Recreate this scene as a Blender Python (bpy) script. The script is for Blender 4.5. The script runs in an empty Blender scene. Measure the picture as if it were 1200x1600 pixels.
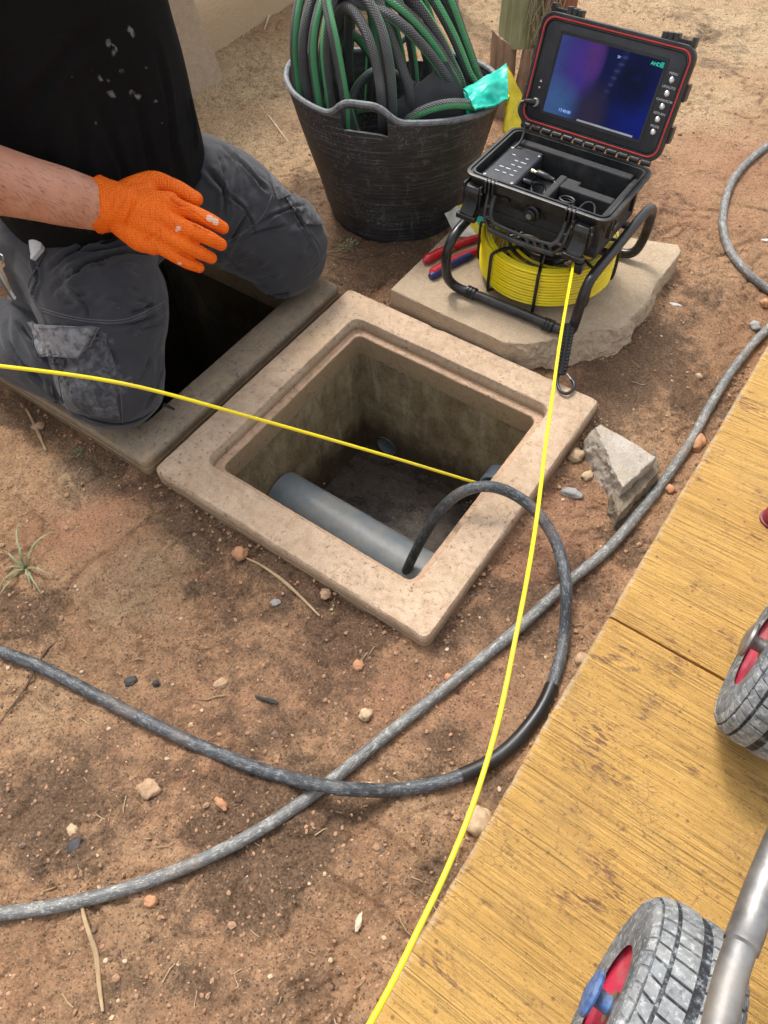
import bpy, bmesh, math, random
import numpy as np
from mathutils import Vector, Matrix, noise as mn
from mathutils.bvhtree import BVHTree
random.seed(7); np.random.seed(7)
scene = bpy.context.scene
COL = scene.collection

# ------------------------------------------------------------------ camera, sky, sun, exposure
CAM = np.array([0.55882641, -0.71839503, 1.07695])
R = np.array([[0.8158791088054005, 0.4637288776131384, -0.34539371699831944],
              [0.5772727848036839, -0.6874764739648542, 0.4406044029588884],
              [-0.03312907, -0.55886633, -0.82859574]])
FPX = 1138.83
cam = bpy.data.cameras.new('camera')
camo = bpy.data.objects.new('camera', cam); COL.objects.link(camo)
cam.sensor_fit = 'VERTICAL'; cam.sensor_height = 36.0; cam.lens = FPX / 1600 * 36
cam.clip_start = 0.02; cam.clip_end = 500
mw = Matrix.Identity(4)
for i in range(3):
    mw[i][0] = R[i, 0]; mw[i][1] = -R[i, 1]; mw[i][2] = -R[i, 2]; mw[i][3] = CAM[i]
camo.matrix_world = mw
scene.camera = camo

SUN_EL, SUN_AZ = math.radians(58), math.radians(150)      # azimuth of the sun in the ground plane, from +X
world = bpy.data.worlds.new("World"); scene.world = world; world.use_nodes = True
wn = world.node_tree; bg = wn.nodes['Background']
sky = wn.nodes.new('ShaderNodeTexSky'); sky.sky_type = 'NISHITA'; sky.sun_disc = False
sky.sun_elevation = SUN_EL; sky.sun_rotation = math.radians(90) - SUN_AZ
sky.dust_density = 4; sky.air_density = 1.0
hs = wn.nodes.new('ShaderNodeHueSaturation'); hs.inputs['Saturation'].default_value = 0.28
wn.links.new(sky.outputs[0], hs.inputs['Color']); wn.links.new(hs.outputs[0], bg.inputs['Color'])
bg.inputs['Strength'].default_value = 0.15
sl = bpy.data.lights.new('sun', 'SUN'); sl.energy = 1.15; sl.angle = math.radians(12); sl.color = (1, 0.955, 0.89)
so = bpy.data.objects.new('sun', sl); COL.objects.link(so)
sd = Vector((math.cos(SUN_AZ) * math.cos(SUN_EL), math.sin(SUN_AZ) * math.cos(SUN_EL), math.sin(SUN_EL)))
so.rotation_euler = sd.to_track_quat('Z', 'Y').to_euler()
scene.view_settings.view_transform = 'Standard'; scene.view_settings.look = 'None'
scene.view_settings.gamma = 1; scene.view_settings.use_curve_mapping = False
scene.view_settings.exposure = 1.04

# ------------------------------------------------------------------ measuring helpers (surveyed from the camera position)
def ray(px, py):
    return R @ np.array([px - 600.0, py - 800.0, FPX])
def G(px, py, z=0.0):
    r = ray(px, py); t = (z - CAM[2]) / r[2]; return Vector(CAM + r * t)
def D(px, py, d):
    return Vector(CAM + ray(px, py) / FPX * d)
def GX(px, py, x):
    r = ray(px, py); t = (x - CAM[0]) / r[0]; return Vector(CAM + r * t)
def GY(px, py, y):
    r = ray(px, py); t = (y - CAM[1]) / r[1]; return Vector(CAM + r * t)

# ------------------------------------------------------------------ numpy noise
def _h(ix, iy, s):
    n = (ix.astype(np.int64) * 374761393 + iy.astype(np.int64) * 668265263 + s * 1442695041) & 0xffffffff
    n = ((n ^ (n >> 13)) * 1274126177) & 0xffffffff
    n = (n ^ (n >> 16)) & 0xffffffff
    return n / 4294967295.0
def vn(x, y, s=0):
    x = np.asarray(x, float); y = np.asarray(y, float)
    ix = np.floor(x); iy = np.floor(y); fx = x - ix; fy = y - iy
    fx = fx * fx * (3 - 2 * fx); fy = fy * fy * (3 - 2 * fy)
    a = _h(ix, iy, s); b = _h(ix + 1, iy, s); c = _h(ix, iy + 1, s); d = _h(ix + 1, iy + 1, s)
    return (a * (1 - fx) + b * fx) * (1 - fy) + (c * (1 - fx) + d * fx) * fy
def fbm(x, y, s=0, o=4):
    t = 0; a = .5
    for k in range(o):
        t = t + a * (vn(x * (1.97 ** k) + 13.1 * k, y * (1.97 ** k) - 7.7 * k, s + k) - .5); a *= .5
    return t
def ss(a, b, x):
    t = np.clip((x - a) / (b - a), 0, 1); return t * t * (3 - 2 * t)

# ------------------------------------------------------------------ object helpers
def setp(o, label=None, cat=None, group=None, kind=None):
    if label: o['label'] = label
    if cat: o['category'] = cat
    if group: o['group'] = group
    if kind: o['kind'] = kind
    return o
def thing(name, label, cat, loc=(0, 0, 0), group=None):
    o = bpy.data.objects.new(name, None); COL.objects.link(o); o.location = loc
    o.empty_display_size = .05
    return setp(o, label, cat, group)
def par(o, parent):
    if parent is not None:
        o.parent = parent
        o.matrix_parent_inverse = Matrix.Translation(-Vector(parent.location)) if parent.parent is None and parent.type == 'EMPTY' else Matrix.Identity(4)
    return o
def link(name, me, mat=None, parent=None, smooth=True):
    o = bpy.data.objects.new(name, me); COL.objects.link(o)
    if mat is not None:
        me.materials.clear()
        for m in (mat if isinstance(mat, (list, tuple)) else [mat]): me.materials.append(m)
    if smooth:
        me.polygons.foreach_set('use_smooth', [True] * len(me.polygons))
    me.update()
    return par(o, parent)
class MB:
    """collects geometry of ONE mesh"""
    def __init__(s): s.v = []; s.f = []; s.uv = {}; s.mi = []
    def add(s, vs, fs, uvs=None, mi=0):
        b = len(s.v); s.v += [tuple(p) for p in vs]
        for k, f in enumerate(fs):
            if uvs is not None: s.uv[len(s.f)] = uvs[k]
            s.f.append(tuple(b + i for i in f)); s.mi.append(mi)
        return s
    def box(s, c, h, rot=None, mi=0, taper=1.0):
        vs = []
        for z in (-1, 1):
            for x, y in ((-1, -1), (1, -1), (1, 1), (-1, 1)):
                t = taper if z > 0 else 1
                p = Vector((x * h[0] * t, y * h[1] * t, z * h[2]))
                if rot is not None: p = rot @ p
                vs.append(Vector(c) + p)
        return s.add(vs, [(3, 2, 1, 0), (4, 5, 6, 7), (0, 1, 5, 4), (1, 2, 6, 5), (2, 3, 7, 6), (3, 0, 4, 7)], mi=mi)
    def prism(s, pts, off, mi=0):
        """polygon (3D pts) extruded by vector off"""
        n = len(pts); off = Vector(off); vs = [Vector(p) for p in pts] + [Vector(p) + off for p in pts]
        return s.add(vs, [tuple(range(n - 1, -1, -1)), tuple(range(n, 2 * n))] + [(i, (i + 1) % n, (i + 1) % n + n, i + n) for i in range(n)], mi=mi)
    def rings(s, rings, cap0=True, cap1=True, mi=0, close=True, uvs=None):
        n = len(rings[0]); b = []
        vs = [p for r in rings for p in r]
        fs = []; uu = []
        for k in range(len(rings) - 1):
            for i in range(n if close else n - 1):
                j = (i + 1) % n
                fs.append((k * n + i, k * n + j, (k + 1) * n + j, (k + 1) * n + i))
                if uvs is not None:
                    uu.append([(i / n, uvs[k]), ((i + 1) / n, uvs[k]), ((i + 1) / n, uvs[k + 1]), (i / n, uvs[k + 1])])
        if cap0: fs.append(tuple(range(n - 1, -1, -1))); uu.append([(0, 0)] * n)
        if cap1: fs.append(tuple((len(rings) - 1) * n + i for i in range(n))); uu.append([(0, 0)] * n)
        return s.add(vs, fs, uu if uvs is not None else None, mi)
    def tube(s, pts, r, n=12, cap=True, mi=0, up=None, flat=1.0, loop=False):
        pts = [Vector(p) for p in pts]; m = len(pts)
        rr = [r] * m if not hasattr(r, '__len__') else r
        T = []
        for i in range(m):
            t = (pts[1] - pts[-2]) if loop and i in (0, m - 1) else pts[min(i + 1, m - 1)] - pts[max(i - 1, 0)]
            T.append(t.normalized() if t.length > 1e-9 else Vector((0, 0, 1)))
        u = Vector(up) if up is not None else (Vector((0, 0, 1)) if abs(T[0].z) < .9 else Vector((1, 0, 0)))
        u = (u - T[0] * u.dot(T[0])).normalized()
        rings = []; L = 0; uv = []
        for i in range(m):
            if i:
                u = (u - T[i] * u.dot(T[i]))
                u = u.normalized() if u.length > 1e-6 else T[i].orthogonal().normalized()
                L += (pts[i] - pts[i - 1]).length
            w = T[i].cross(u)
            rings.append([pts[i] + u * (math.cos(a) * rr[i]) + w * (math.sin(a) * rr[i] * flat) for a in [2 * math.pi * k / n for k in range(n)]])
            uv.append(L)
        return s.rings(rings, cap, cap, mi, uvs=uv)
    def lathe(s, c, axis, prof, n=32, mi=0, cap0=True, cap1=True):
        """prof list of (radius, height along axis)"""
        ax = Vector(axis).normalized(); u = ax.orthogonal().normalized(); w = ax.cross(u); c = Vector(c)
        rings = [[c + ax * h + u * (math.cos(a) * r) + w * (math.sin(a) * r) for a in [2 * math.pi * k / n for k in range(n)]] for r, h in prof]
        return s.rings(rings, cap0, cap1, mi)
    def ell(s, c, rad, rot=None, nu=24, nv=16, mi=0):
        rings = []
        for j in range(1, nv):
            t = math.pi * j / nv
            rg = []
            for i in range(nu):
                a = 2 * math.pi * i / nu
                p = Vector((rad[0] * math.sin(t) * math.cos(a), rad[1] * math.sin(t) * math.sin(a), -rad[2] * math.cos(t)))
                if rot is not None: p = rot @ p
                rg.append(Vector(c) + p)
            rings.append(rg)
        return s.rings(rings, mi=mi)
    def mesh(s, name):
        me = bpy.data.meshes.new(name); me.from_pydata([tuple(p) for p in s.v], [], s.f)
        if s.uv:
            ul = me.uv_layers.new(name='UVMap')
            arr = np.zeros((len(me.loops), 2)); k = 0
            for fi, f in enumerate(s.f):
                u = s.uv.get(fi)
                if u is not None:
                    for q in range(len(f)): arr[k + q] = u[q]
                k += len(f)
            ul.data.foreach_set('uv', arr.ravel())
        if any(s.mi): me.polygons.foreach_set('material_index', s.mi)
        me.update(); return me
    def build(s, name, mat, parent=None, smooth=True, bevel=0, seg=2, angle=35):
        me = s.mesh(name)
        bm = bmesh.new(); bm.from_mesh(me); bmesh.ops.recalc_face_normals(bm, faces=bm.faces); bm.to_mesh(me); bm.free()
        o = link(name, me, mat, parent, smooth)
        if bevel:
            m = o.modifiers.new('bevel', 'BEVEL'); m.width = bevel; m.segments = seg; m.limit_method = 'ANGLE'; m.angle_limit = math.radians(angle)
            m.harden_normals = False
        if smooth:
            try: me.set_sharp_from_angle(angle=math.radians(40))
            except Exception: pass
        return o
def spline(pts, n=10):
    """Catmull-Rom through points"""
    P = [Vector(p) for p in pts]; P = [P[0] * 2 - P[1]] + P + [P[-1] * 2 - P[-2]]
    out = []
    for i in range(1, len(P) - 2):
        a, b, c, d = P[i - 1], P[i], P[i + 1], P[i + 2]
        for k in range(n):
            t = k / n
            out.append(.5 * ((2 * b) + (c - a) * t + (2 * a - 5 * b + 4 * c - d) * t * t + (3 * b - a - 3 * c + d) * t ** 3))
    out.append(P[-2].copy()); return out
def rsq(h, r, n=20, m=5, cx=0, cy=0, hy=None):
    """rounded rectangle as a point list (x,y)"""
    hy = h if hy is None else hy; pts = []
    for q, (sx, sy) in enumerate(((1, -1), (1, 1), (-1, 1), (-1, -1))):
        a0 = -math.pi / 2 + q * math.pi / 2
        for k in range(m + 1):
            a = a0 + (math.pi / 2) * k / m
            pts.append((cx + sx * (h - r) + r * math.cos(a), cy + sy * (hy - r) + r * math.sin(a)))
        nx = [(1, 1), (-1, 1), (-1, -1), (1, -1)][q]
        a1 = a0 + math.pi / 2
        p0 = pts[-1]; p1 = (cx + nx[0] * (h - r) + r * math.cos(a1), cy + nx[1] * (hy - r) + r * math.sin(a1))
        for k in range(1, n):
            t = k / n; pts.append((p0[0] * (1 - t) + p1[0] * t, p0[1] * (1 - t) + p1[1] * t))
    return pts
def jig(v, amp, sc, seed=0):
    return mn.noise_vector(Vector(v) * sc + Vector((seed * 3.3, seed, -seed))) * amp

# ------------------------------------------------------------------ material helper
class NT:
    def __init__(s, name):
        s.m = bpy.data.materials.new(name); s.m.use_nodes = True; s.t = s.m.node_tree; s.b = s.t.nodes['Principled BSDF']
        s.tc = s.t.nodes.new('ShaderNodeTexCoord')
    def n(s, typ, **kw):
        nd = s.t.nodes.new(typ)
        for k, v in kw.items(): setattr(nd, k, v)
        return nd
    def i(s, sock, v):
        if isinstance(v, bpy.types.NodeSocket): s.t.links.new(v, sock)
        elif v is not None:
            if isinstance(v, tuple) and len(v) == 3 and sock.type == 'RGBA': v = v + (1,)
            sock.default_value = v
    def co(s, kind='Object', scale=(1, 1, 1), rot=(0, 0, 0)):
        mp = s.n('ShaderNodeMapping'); s.i(mp.inputs[0], s.tc.outputs[kind]); mp.inputs['Scale'].default_value = scale; mp.inputs['Rotation'].default_value = rot
        return mp.outputs[0]
    def noise(s, scale, detail=6, rough=.6, co=None, dist=0):
        nd = s.n('ShaderNodeTexNoise'); s.i(nd.inputs['Vector'], co or s.tc.outputs['Object'])
        nd.inputs['Scale'].default_value = scale; nd.inputs['Detail'].default_value = detail; nd.inputs['Roughness'].default_value = rough; nd.inputs['Distortion'].default_value = dist
        return nd.outputs[0]
    def vor(s, scale, co=None, feature='F1', out=0, rnd=1):
        nd = s.n('ShaderNodeTexVoronoi', feature=feature); s.i(nd.inputs['Vector'], co or s.tc.outputs['Object']); nd.inputs['Scale'].default_value = scale
        nd.inputs['Randomness'].default_value = rnd
        return nd.outputs[out]
    def ramp(s, v, stops):
        nd = s.n('ShaderNodeValToRGB'); s.i(nd.inputs[0], v); e = nd.color_ramp.elements
        while len(e) < len(stops): e.new(.5)
        for k, (p, c) in enumerate(stops):
            e[k].position = p; e[k].color = (c, c, c, 1) if not isinstance(c, tuple) else c + (1,)
        return nd.outputs[0]
    def mix(s, f, a, b, mode='MIX'):
        nd = s.n('ShaderNodeMix', data_type='RGBA', blend_type=mode); s.i(nd.inputs[0], f); s.i(nd.inputs[6], a); s.i(nd.inputs[7], b); return nd.outputs[2]
    def math(s, op, a, b=None, c=None):
        nd = s.n('ShaderNodeMath', operation=op); s.i(nd.inputs[0], a); s.i(nd.inputs[1], b)
        if c is not None: s.i(nd.inputs[2], c)
        return nd.outputs[0]
    def attr(s, name):
        nd = s.n('ShaderNodeAttribute'); nd.attribute_name = name; return nd.outputs['Fac']
    def bump(s, h, dist=.001, strength=1.0, normal=None):
        nd = s.n('ShaderNodeBump'); s.i(nd.inputs['Height'], h); nd.inputs['Distance'].default_value = dist; nd.inputs['Strength'].default_value = strength
        if normal is not None: s.i(nd.inputs['Normal'], normal)
        return nd.outputs[0]
    def out(s, color=None, rough=None, normal=None, metal=None, spec=None, **kw):
        s.i(s.b.inputs['Base Color'], color); s.i(s.b.inputs['Roughness'], rough); s.i(s.b.inputs['Normal'], normal)
        s.i(s.b.inputs['Metallic'], metal); s.i(s.b.inputs['Specular IOR Level'], spec)
        for k, v in kw.items(): s.i(s.b.inputs[k.replace('_', ' ')], v)
        return s.m
def plain(name, col, rough=.5, metal=0, wear=.25, sc=40, bumpd=.0003, dust=None, dustamt=.35, spec=.5):
    n = NT(name); a = n.noise(sc, 5); b = n.noise(sc * .17, 6, .65)
    c = n.mix(n.ramp(a, [(.3, 0.0), (.75, 1.0)]), tuple(x * (1 - wear) for x in col), tuple(min(1, x * (1 + wear)) for x in col))
    if dust: c = n.mix(n.math('MULTIPLY', n.ramp(b, [(.48, 0.0), (.72, 1.0)]), dustamt), c, dust)
    return n.out(c, n.ramp(b, [(.3, max(0, rough - .1)), (.7, min(1, rough + .12))]), n.bump(a, bumpd), metal, spec)

# ------------------------------------------------------------------ materials of the setting
def m_soil():
    n = NT('soil')
    big = n.noise(5, 5, .6); mid = n.noise(30, 10, .76); fine = n.noise(210, 5, .75); vf = n.noise(700, 3, .6)
    dark = n.attr('humus'); sand = n.attr('sand'); red = n.attr('red')
    c = n.mix(n.ramp(big, [(.32, 0.0), (.68, 1.0)]), (.52, .278, .148), (.68, .42, .235))
    c = n.mix(n.ramp(mid, [(.36, 0.0), (.68, .7)]), c, (.27, .16, .095))
    c = n.mix(n.math('MULTIPLY', red, n.ramp(mid, [(.3, .55), (.7, 1.0)])), c, (.50, .245, .145))
    c = n.mix(n.math('MULTIPLY', sand, n.ramp(fine, [(.3, .45), (.62, 1.0)])), c, (.74, .565, .34))
    dk = n.math('MULTIPLY', n.ramp(n.math('ADD', n.math('MULTIPLY', dark, .62), n.math('MULTIPLY', mid, .75)), [(.52, 0.0), (.72, 1.0)]), n.ramp(fine, [(.3, 1.0), (.68, .55)]))
    c = n.mix(n.math('MULTIPLY', dk, .88), c, (.105, .074, .052)); lt = n.math('SUBTRACT', 1.0, n.math('MULTIPLY', dk, .85))
    # separate grains: pale grit and dark crumbs
    v = n.vor(260, out=1); bw = n.n('ShaderNodeSeparateColor'); n.i(bw.inputs[0], v)
    vd = n.vor(260, out=0)
    grit = n.math('MULTIPLY', n.ramp(bw.outputs[0], [(.80, 0.0), (.90, 1.0)]), n.ramp(vd, [(.25, 1.0), (.45, 0.0)]))
    c = n.mix(n.math('MULTIPLY', grit, n.math('MULTIPLY', lt, .6)), c, (.66, .52, .36))
    crumb = n.math('MULTIPLY', n.ramp(bw.outputs[1], [(.74, 0.0), (.84, 1.0)]), n.ramp(vd, [(.3, 1.0), (.5, 0.0)]))
    c = n.mix(n.math('MULTIPLY', crumb, .7), c, (.07, .045, .03))
    c = n.mix(n.ramp(fine, [(.32, .62), (.52, 0.0)]), c, (.10, .06, .04)); c = n.mix(n.ramp(fine, [(.55, .0), (.72, .35)]), c, (.62, .43, .29))
    c = n.mix(n.math('MULTIPLY', lt, n.ramp(vf, [(.58, 0.0), (.78, .45)])), c, (.62, .45, .3))
    b1 = n.bump(fine, .0060, 1); b2 = n.bump(vd, .0022, .9, b1); b3 = n.bump(mid, .014, 1, b2); b4 = n.bump(vf, .0016, .9, b3)
    return n.out(c, n.ramp(mid, [(.3, .82), (.7, .95)]), b4, spec=.15)
SOIL = m_soil()
def m_concrete(name, c1, c2, stain=(.20, .13, .08), st=.5, ssc=9, rough=.85, bscale=1.0, crack=True, mudamt=.75, rel=1.0, flank=None):
    n = NT(name)
    big = n.noise(ssc, 6, .62); mid = n.noise(45, 6, .65); fine = n.noise(380, 4, .6)
    c = n.mix(n.ramp(big, [(.3, 0.0), (.7, 1.0)]), c1, c2)
    c = n.mix(n.ramp(mid, [(.45, 0.0), (.8, st)]), c, stain)
    c = n.mix(n.ramp(fine, [(.3, .45), (.55, 0.0)]), c, tuple(x * .55 for x in c1))
    c = n.mix(n.ramp(fine, [(.62, 0.0), (.8, .4)]), c, tuple(min(1, x * 1.5) for x in c2))
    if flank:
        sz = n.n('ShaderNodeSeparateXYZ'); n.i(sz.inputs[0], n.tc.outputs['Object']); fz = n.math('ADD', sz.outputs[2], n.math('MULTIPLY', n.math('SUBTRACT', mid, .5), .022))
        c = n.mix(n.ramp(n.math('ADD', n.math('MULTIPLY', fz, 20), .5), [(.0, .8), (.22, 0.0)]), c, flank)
        lb = n.math('ADD', n.math('MULTIPLY', sz.outputs[2], 25), 1.0)
        c = n.mix(n.math('MULTIPLY', n.ramp(lb, [(.19, 0.0), (.23, .9), (.31, .9), (.345, 0.0)]), n.ramp(mid, [(.3, .4), (.6, 1.0)])), c, (.56, .37, .25))
        oc = n.noise(7, 5, .7, dist=.8); c = n.mix(n.ramp(oc, [(.57, 0.0), (.68, .4)]), c, (.52, .36, .18))
        sk = n.noise(95, 7, .8); c = n.mix(n.math('MULTIPLY', n.ramp(sk, [(.56, 0.0), (.62, 1.0)]), n.ramp(n.noise(10, 4), [(.42, .25), (.6, 1.0)])), c, (.13, .08, .045))
    # mud smears and pits
    m2 = n.noise(22, 8, .72, dist=1.2)
    c = n.mix(n.ramp(m2, [(.62, 0.0), (.68, mudamt)]), c, (.27, .155, .095))
    pit = n.vor(150); pm = n.ramp(pit, [(.06, 1.0), (.14, 0.0)])
    c = n.mix(n.math('MULTIPLY', pm, .7), c, tuple(x * .35 for x in c1))
    nm = n.bump(fine, .0014 * bscale * rel, 1); nm = n.bump(mid, .0040 * bscale * rel, .9, nm); nm = n.bump(n.noise(150, 5, .7), .0012 * bscale, 1, nm); nm = n.bump(pm, -.0012 * rel, .8, nm)
    if crack:
        cr = n.vor(16, feature='DISTANCE_TO_EDGE', co=n.mix(.08, n.tc.outputs['Object'], n.n('ShaderNodeTexNoise').outputs[1]))
        cm = n.ramp(cr, [(.0, 1.0), (.012, 0.0)])
        cm = n.math('MULTIPLY', cm, n.ramp(n.noise(6, 3), [(.5, 0.0), (.6, 1.0)]))
        c = n.mix(n.math('MULTIPLY', cm, .55), c, tuple(x * .4 for x in c1))
    return n.out(c, rough, nm, spec=.3)
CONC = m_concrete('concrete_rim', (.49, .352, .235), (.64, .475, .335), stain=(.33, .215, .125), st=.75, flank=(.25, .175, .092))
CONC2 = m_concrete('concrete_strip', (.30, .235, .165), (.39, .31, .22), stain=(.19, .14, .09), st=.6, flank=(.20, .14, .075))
SLAB = m_concrete('concrete_slab', (.42, .32, .215), (.52, .40, .275), stain=(.30, .21, .13), st=.45, crack=False, ssc=5, mudamt=.35)
BROKEN = m_concrete('concrete_broken', (.27, .21, .145), (.40, .32, .225), stain=(.10, .07, .048), st=.95, bscale=3.5, crack=False, mudamt=.4)
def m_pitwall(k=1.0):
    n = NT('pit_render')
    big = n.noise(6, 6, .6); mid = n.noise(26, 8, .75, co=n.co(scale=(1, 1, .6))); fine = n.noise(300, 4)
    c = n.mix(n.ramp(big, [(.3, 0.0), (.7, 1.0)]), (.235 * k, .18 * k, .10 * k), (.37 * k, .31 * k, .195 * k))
    c = n.mix(n.ramp(mid, [(.40, 0.0), (.62, .8)]), c, (.125 * k, .085 * k, .045 * k))
    dr = n.noise(9, 4, .6, co=n.co(scale=(4, 4, .5)))
    c = n.mix(n.ramp(dr, [(.56, 0.0), (.72, .45)]), c, (.42 * k, .38 * k, .28 * k))
    rust = n.noise(4, 4, .6, co=n.co(scale=(3, 3, .6)))
    c = n.mix(n.ramp(rust, [(.6, 0.0), (.75, .5)]), c, (.27, .15, .06))
    hgt = n.n('ShaderNodeSeparateXYZ'); n.i(hgt.inputs[0], n.tc.outputs['Object'])
    low = n.math('ADD', n.math('MULTIPLY', hgt.outputs[2], -2.6), n.math('MULTIPLY', mid, .28))   # mottled, darker towards the bottom
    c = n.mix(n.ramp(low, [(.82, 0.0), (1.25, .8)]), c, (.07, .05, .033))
    sp_ = n.noise(110, 7, .8); c = n.mix(n.ramp(sp_, [(.56, 0.0), (.64, .7)]), c, (.10 * k, .07 * k, .04 * k)); c = n.mix(n.ramp(sp_, [(.32, .5), (.40, 0.0)]), c, (.5 * k, .44 * k, .32 * k))
    nm = n.bump(fine, .0012); nm = n.bump(mid, .011, .9, nm); nm = n.bump(sp_, .003, 1, nm)
    return n.out(c, n.ramp(big, [(.3, .55), (.7, .85)]), nm, spec=.35)
PITW = m_pitwall(1.4); PITW2 = m_pitwall(.28)  # second pit: same wall material, its dark interior shade put into the colour
def m_muck():
    n = NT('muck'); a = n.noise(14, 6, .7); f = n.noise(160, 5, .7)
    c = n.mix(n.ramp(a, [(.35, 0.0), (.7, 1.0)]), (.018, .015, .013), (.12, .09, .065))
    c = n.mix(n.ramp(f, [(.55, 0.0), (.7, .7)]), c, (.20, .15, .10))
    return n.out(c, n.ramp(a, [(.4, .12), (.65, .6)]), n.bump(f, .003, 1, n.bump(a, .012)), spec=.5)
MUCK = m_muck()
def m_path():
    n = NT('stamped_yellow_concrete')
    # brushed grain runs along X
    g1 = n.noise(1, 5, .6, co=n.co(scale=(1.6, 330, 3))); g2 = n.noise(1, 5, .7, co=n.co(scale=(1.2, 75, 3))); g3 = n.noise(1, 3, .5, co=n.co(scale=(5, 620, 3)))
    big = n.noise(3.5, 5, .6); fine = n.noise(420, 4, .65)
    c = n.mix(n.ramp(big, [(.3, 0.0), (.7, 1.0)]), (.49, .275, .068), (.59, .355, .105))
    c = n.mix(n.ramp(g2, [(.32, .4), (.5, 0.0)]), c, (.46, .235, .05))
    c = n.mix(n.ramp(g1, [(.33, .8), (.42, 0.0)]), c, (.15, .078, .03))
    c = n.mix(n.ramp(g3, [(.30, .75), (.42, 0.0)]), c, (.24, .125, .04))
    c = n.mix(n.ramp(n.math('MULTIPLY', g1, 1), [(.56, 0.0), (.70, .45)]), c, (.64, .41, .14))
    # brown blotches where the paint is gone
    bl = n.noise(1, 8, .72, co=n.co(scale=(9, 13, 9)), dist=.6); dash = n.noise(1, 4, .6, co=n.co(scale=(60, 260, 9)))
    bm_ = n.math('MULTIPLY', n.ramp(bl, [(.545, 0.0), (.61, 1.0)]), n.ramp(dash, [(.46, .04), (.54, 1.0)]))
    c = n.mix(n.math('MULTIPLY', bm_, .8), c, (.15, .065, .042))
    sp = n.vor(75, out=0); spc = n.n('ShaderNodeSeparateColor'); n.i(spc.inputs[0], n.vor(75, out=1))
    sm = n.math('MULTIPLY', n.ramp(sp, [(.12, 1.0), (.26, 0.0)]), n.ramp(spc.outputs[0], [(.86, 0.0), (.9, 1.0)]))
    c = n.mix(n.math('MULTIPLY', sm, .7), c, (.13, .07, .05))
    dt = n.noise(48, 8, .8); dreg = n.ramp(n.noise(4.5, 5, .65), [(.42, .15), (.62, 1.0)]); c = n.mix(n.math('MULTIPLY', n.ramp(dt, [(.575, 0.0), (.63, .9)]), dreg), c, (.14, .08, .045)); c = n.mix(n.math('MULTIPLY', n.ramp(n.noise(9, 6, .7), [(.5, 0.0), (.72, .35)]), 1.0), c, (.34, .21, .095))
    # dark net of fine cracks in places
    nv = n.vor(110, feature='DISTANCE_TO_EDGE', co=n.co(scale=(.7, 1, 1)))
    nm_ = n.math('MULTIPLY', n.ramp(nv, [(.02, 1.0), (.09, 0.0)]), n.ramp(n.noise(7, 5, .7), [(.54, 0.0), (.64, 1.0)]))
    c = n.mix(n.math('MULTIPLY', nm_, .5), c, (.16, .09, .045))
    c = n.mix(n.ramp(fine, [(.6, 0.0), (.78, .5)]), c, (.58, .40, .18)); c = n.mix(n.ramp(n.noise(260, 5, .75), [(.33, .9), (.415, 0.0)]), c, (.15, .08, .032))
    edge = n.attr('edge')
    ew = n.math('MULTIPLY', edge, n.ramp(n.noise(60, 5, .7), [(.4, 0.0), (.55, 1.0)]))
    c = n.mix(ew, c, (.52, .40, .27))
    nm = n.bump(g1, .0045, 1); nm = n.bump(g3, .0026, 1, nm); nm = n.bump(fine, .0008, 1, nm)
    return n.out(c, n.ramp(big, [(.3, .62), (.7, .78)]), nm, spec=.35)
PATH = m_path()
def m_plaster():
    n = NT('cream_plaster'); a = n.noise(7, 5); b = n.noise(120, 5, .6); c0 = n.noise(1, 7, .7, co=n.co(scale=(26, 26, 16)))
    c = n.mix(n.ramp(a, [(.3, 0.0), (.7, 1.0)]), (.70, .54, .34), (.78, .62, .42))
    c = n.mix(n.ramp(c0, [(.665, 0.0), (.70, .85)]), c, (.16, .10, .06))
    z = n.n('ShaderNodeSeparateXYZ'); n.i(z.inputs[0], n.tc.outputs['Object'])
    lo = n.ramp(n.math('ADD', z.outputs[2], n.math('MULTIPLY', a, -.12)), [(.0, .55), (.10, 0.0)])
    c = n.mix(lo, c, (.42, .30, .18))
    return n.out(c, .9, n.bump(b, .004, .8), spec=.2)
PLASTER = m_plaster()

# ------------------------------------------------------------------ soil sheet
BACKY = .31
def gh(x, y):
    """ground height, vectorised"""
    x = np.asarray(x, float); y = np.asarray(y, float)
    z = -.046 + .022 * fbm(x * 2.2, y * 2.2, 3, 3) + .012 * fbm(x * 9, y * 9, 9, 3) + .0075 * fbm(x * 28, y * 28, 21, 3)
    z = z + .026 * ss(.15, .5, y) * (1 - ss(.34, .55, x))                       # rises behind the rims
    cl = vn(x * 75, y * 75, 5) * vn(x * 31, y * 31, 6)
    z = z + .0045 * ss(.42, .75, cl) + .0052 * fbm(x * 90, y * 90, 31, 2) - .004 * ss(.62, .8, vn(x * 17, y * 17, 88)) * vn(x * 60, y * 60, 89)
    z = z - .010 * ss(.40, .48, x) * (1 - ss(.5, .56, x))                     # gutter beside the path
    rg = 1 - np.abs(2 * vn(x * 13 + .6 * fbm(x * 20, y * 20, 44, 3), y * 13, 45) - 1); rm_ = ss(.45, .7, vn(x * 3.1, y * 3.1, 46))
    z = z - .0060 * ss(.86, .98, rg) * rm_
    rg2 = 1 - np.abs(2 * vn(x * 37 + 1.2 * fbm(x * 40, y * 40, 54, 3), y * 37 + fbm(x * 40, y * 40, 57, 3), 55) - 1)
    z = z - .0042 * ss(.82, .97, rg2) * ss(.35, .6, vn(x * 6, y * 6, 56)) + .006 * fbm(x * 50, y * 50, 66, 3) * ss(.4, .7, vn(x * 5, y * 5, 67))
    # soil drawn up against the rims
    d = np.maximum(np.abs(x) - .31, np.abs(y) - .31); z = z + .012 * np.exp(-np.clip(d, 0, 9) / .03) * vn(x * 14, y * 14, 77)
    return z
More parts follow.
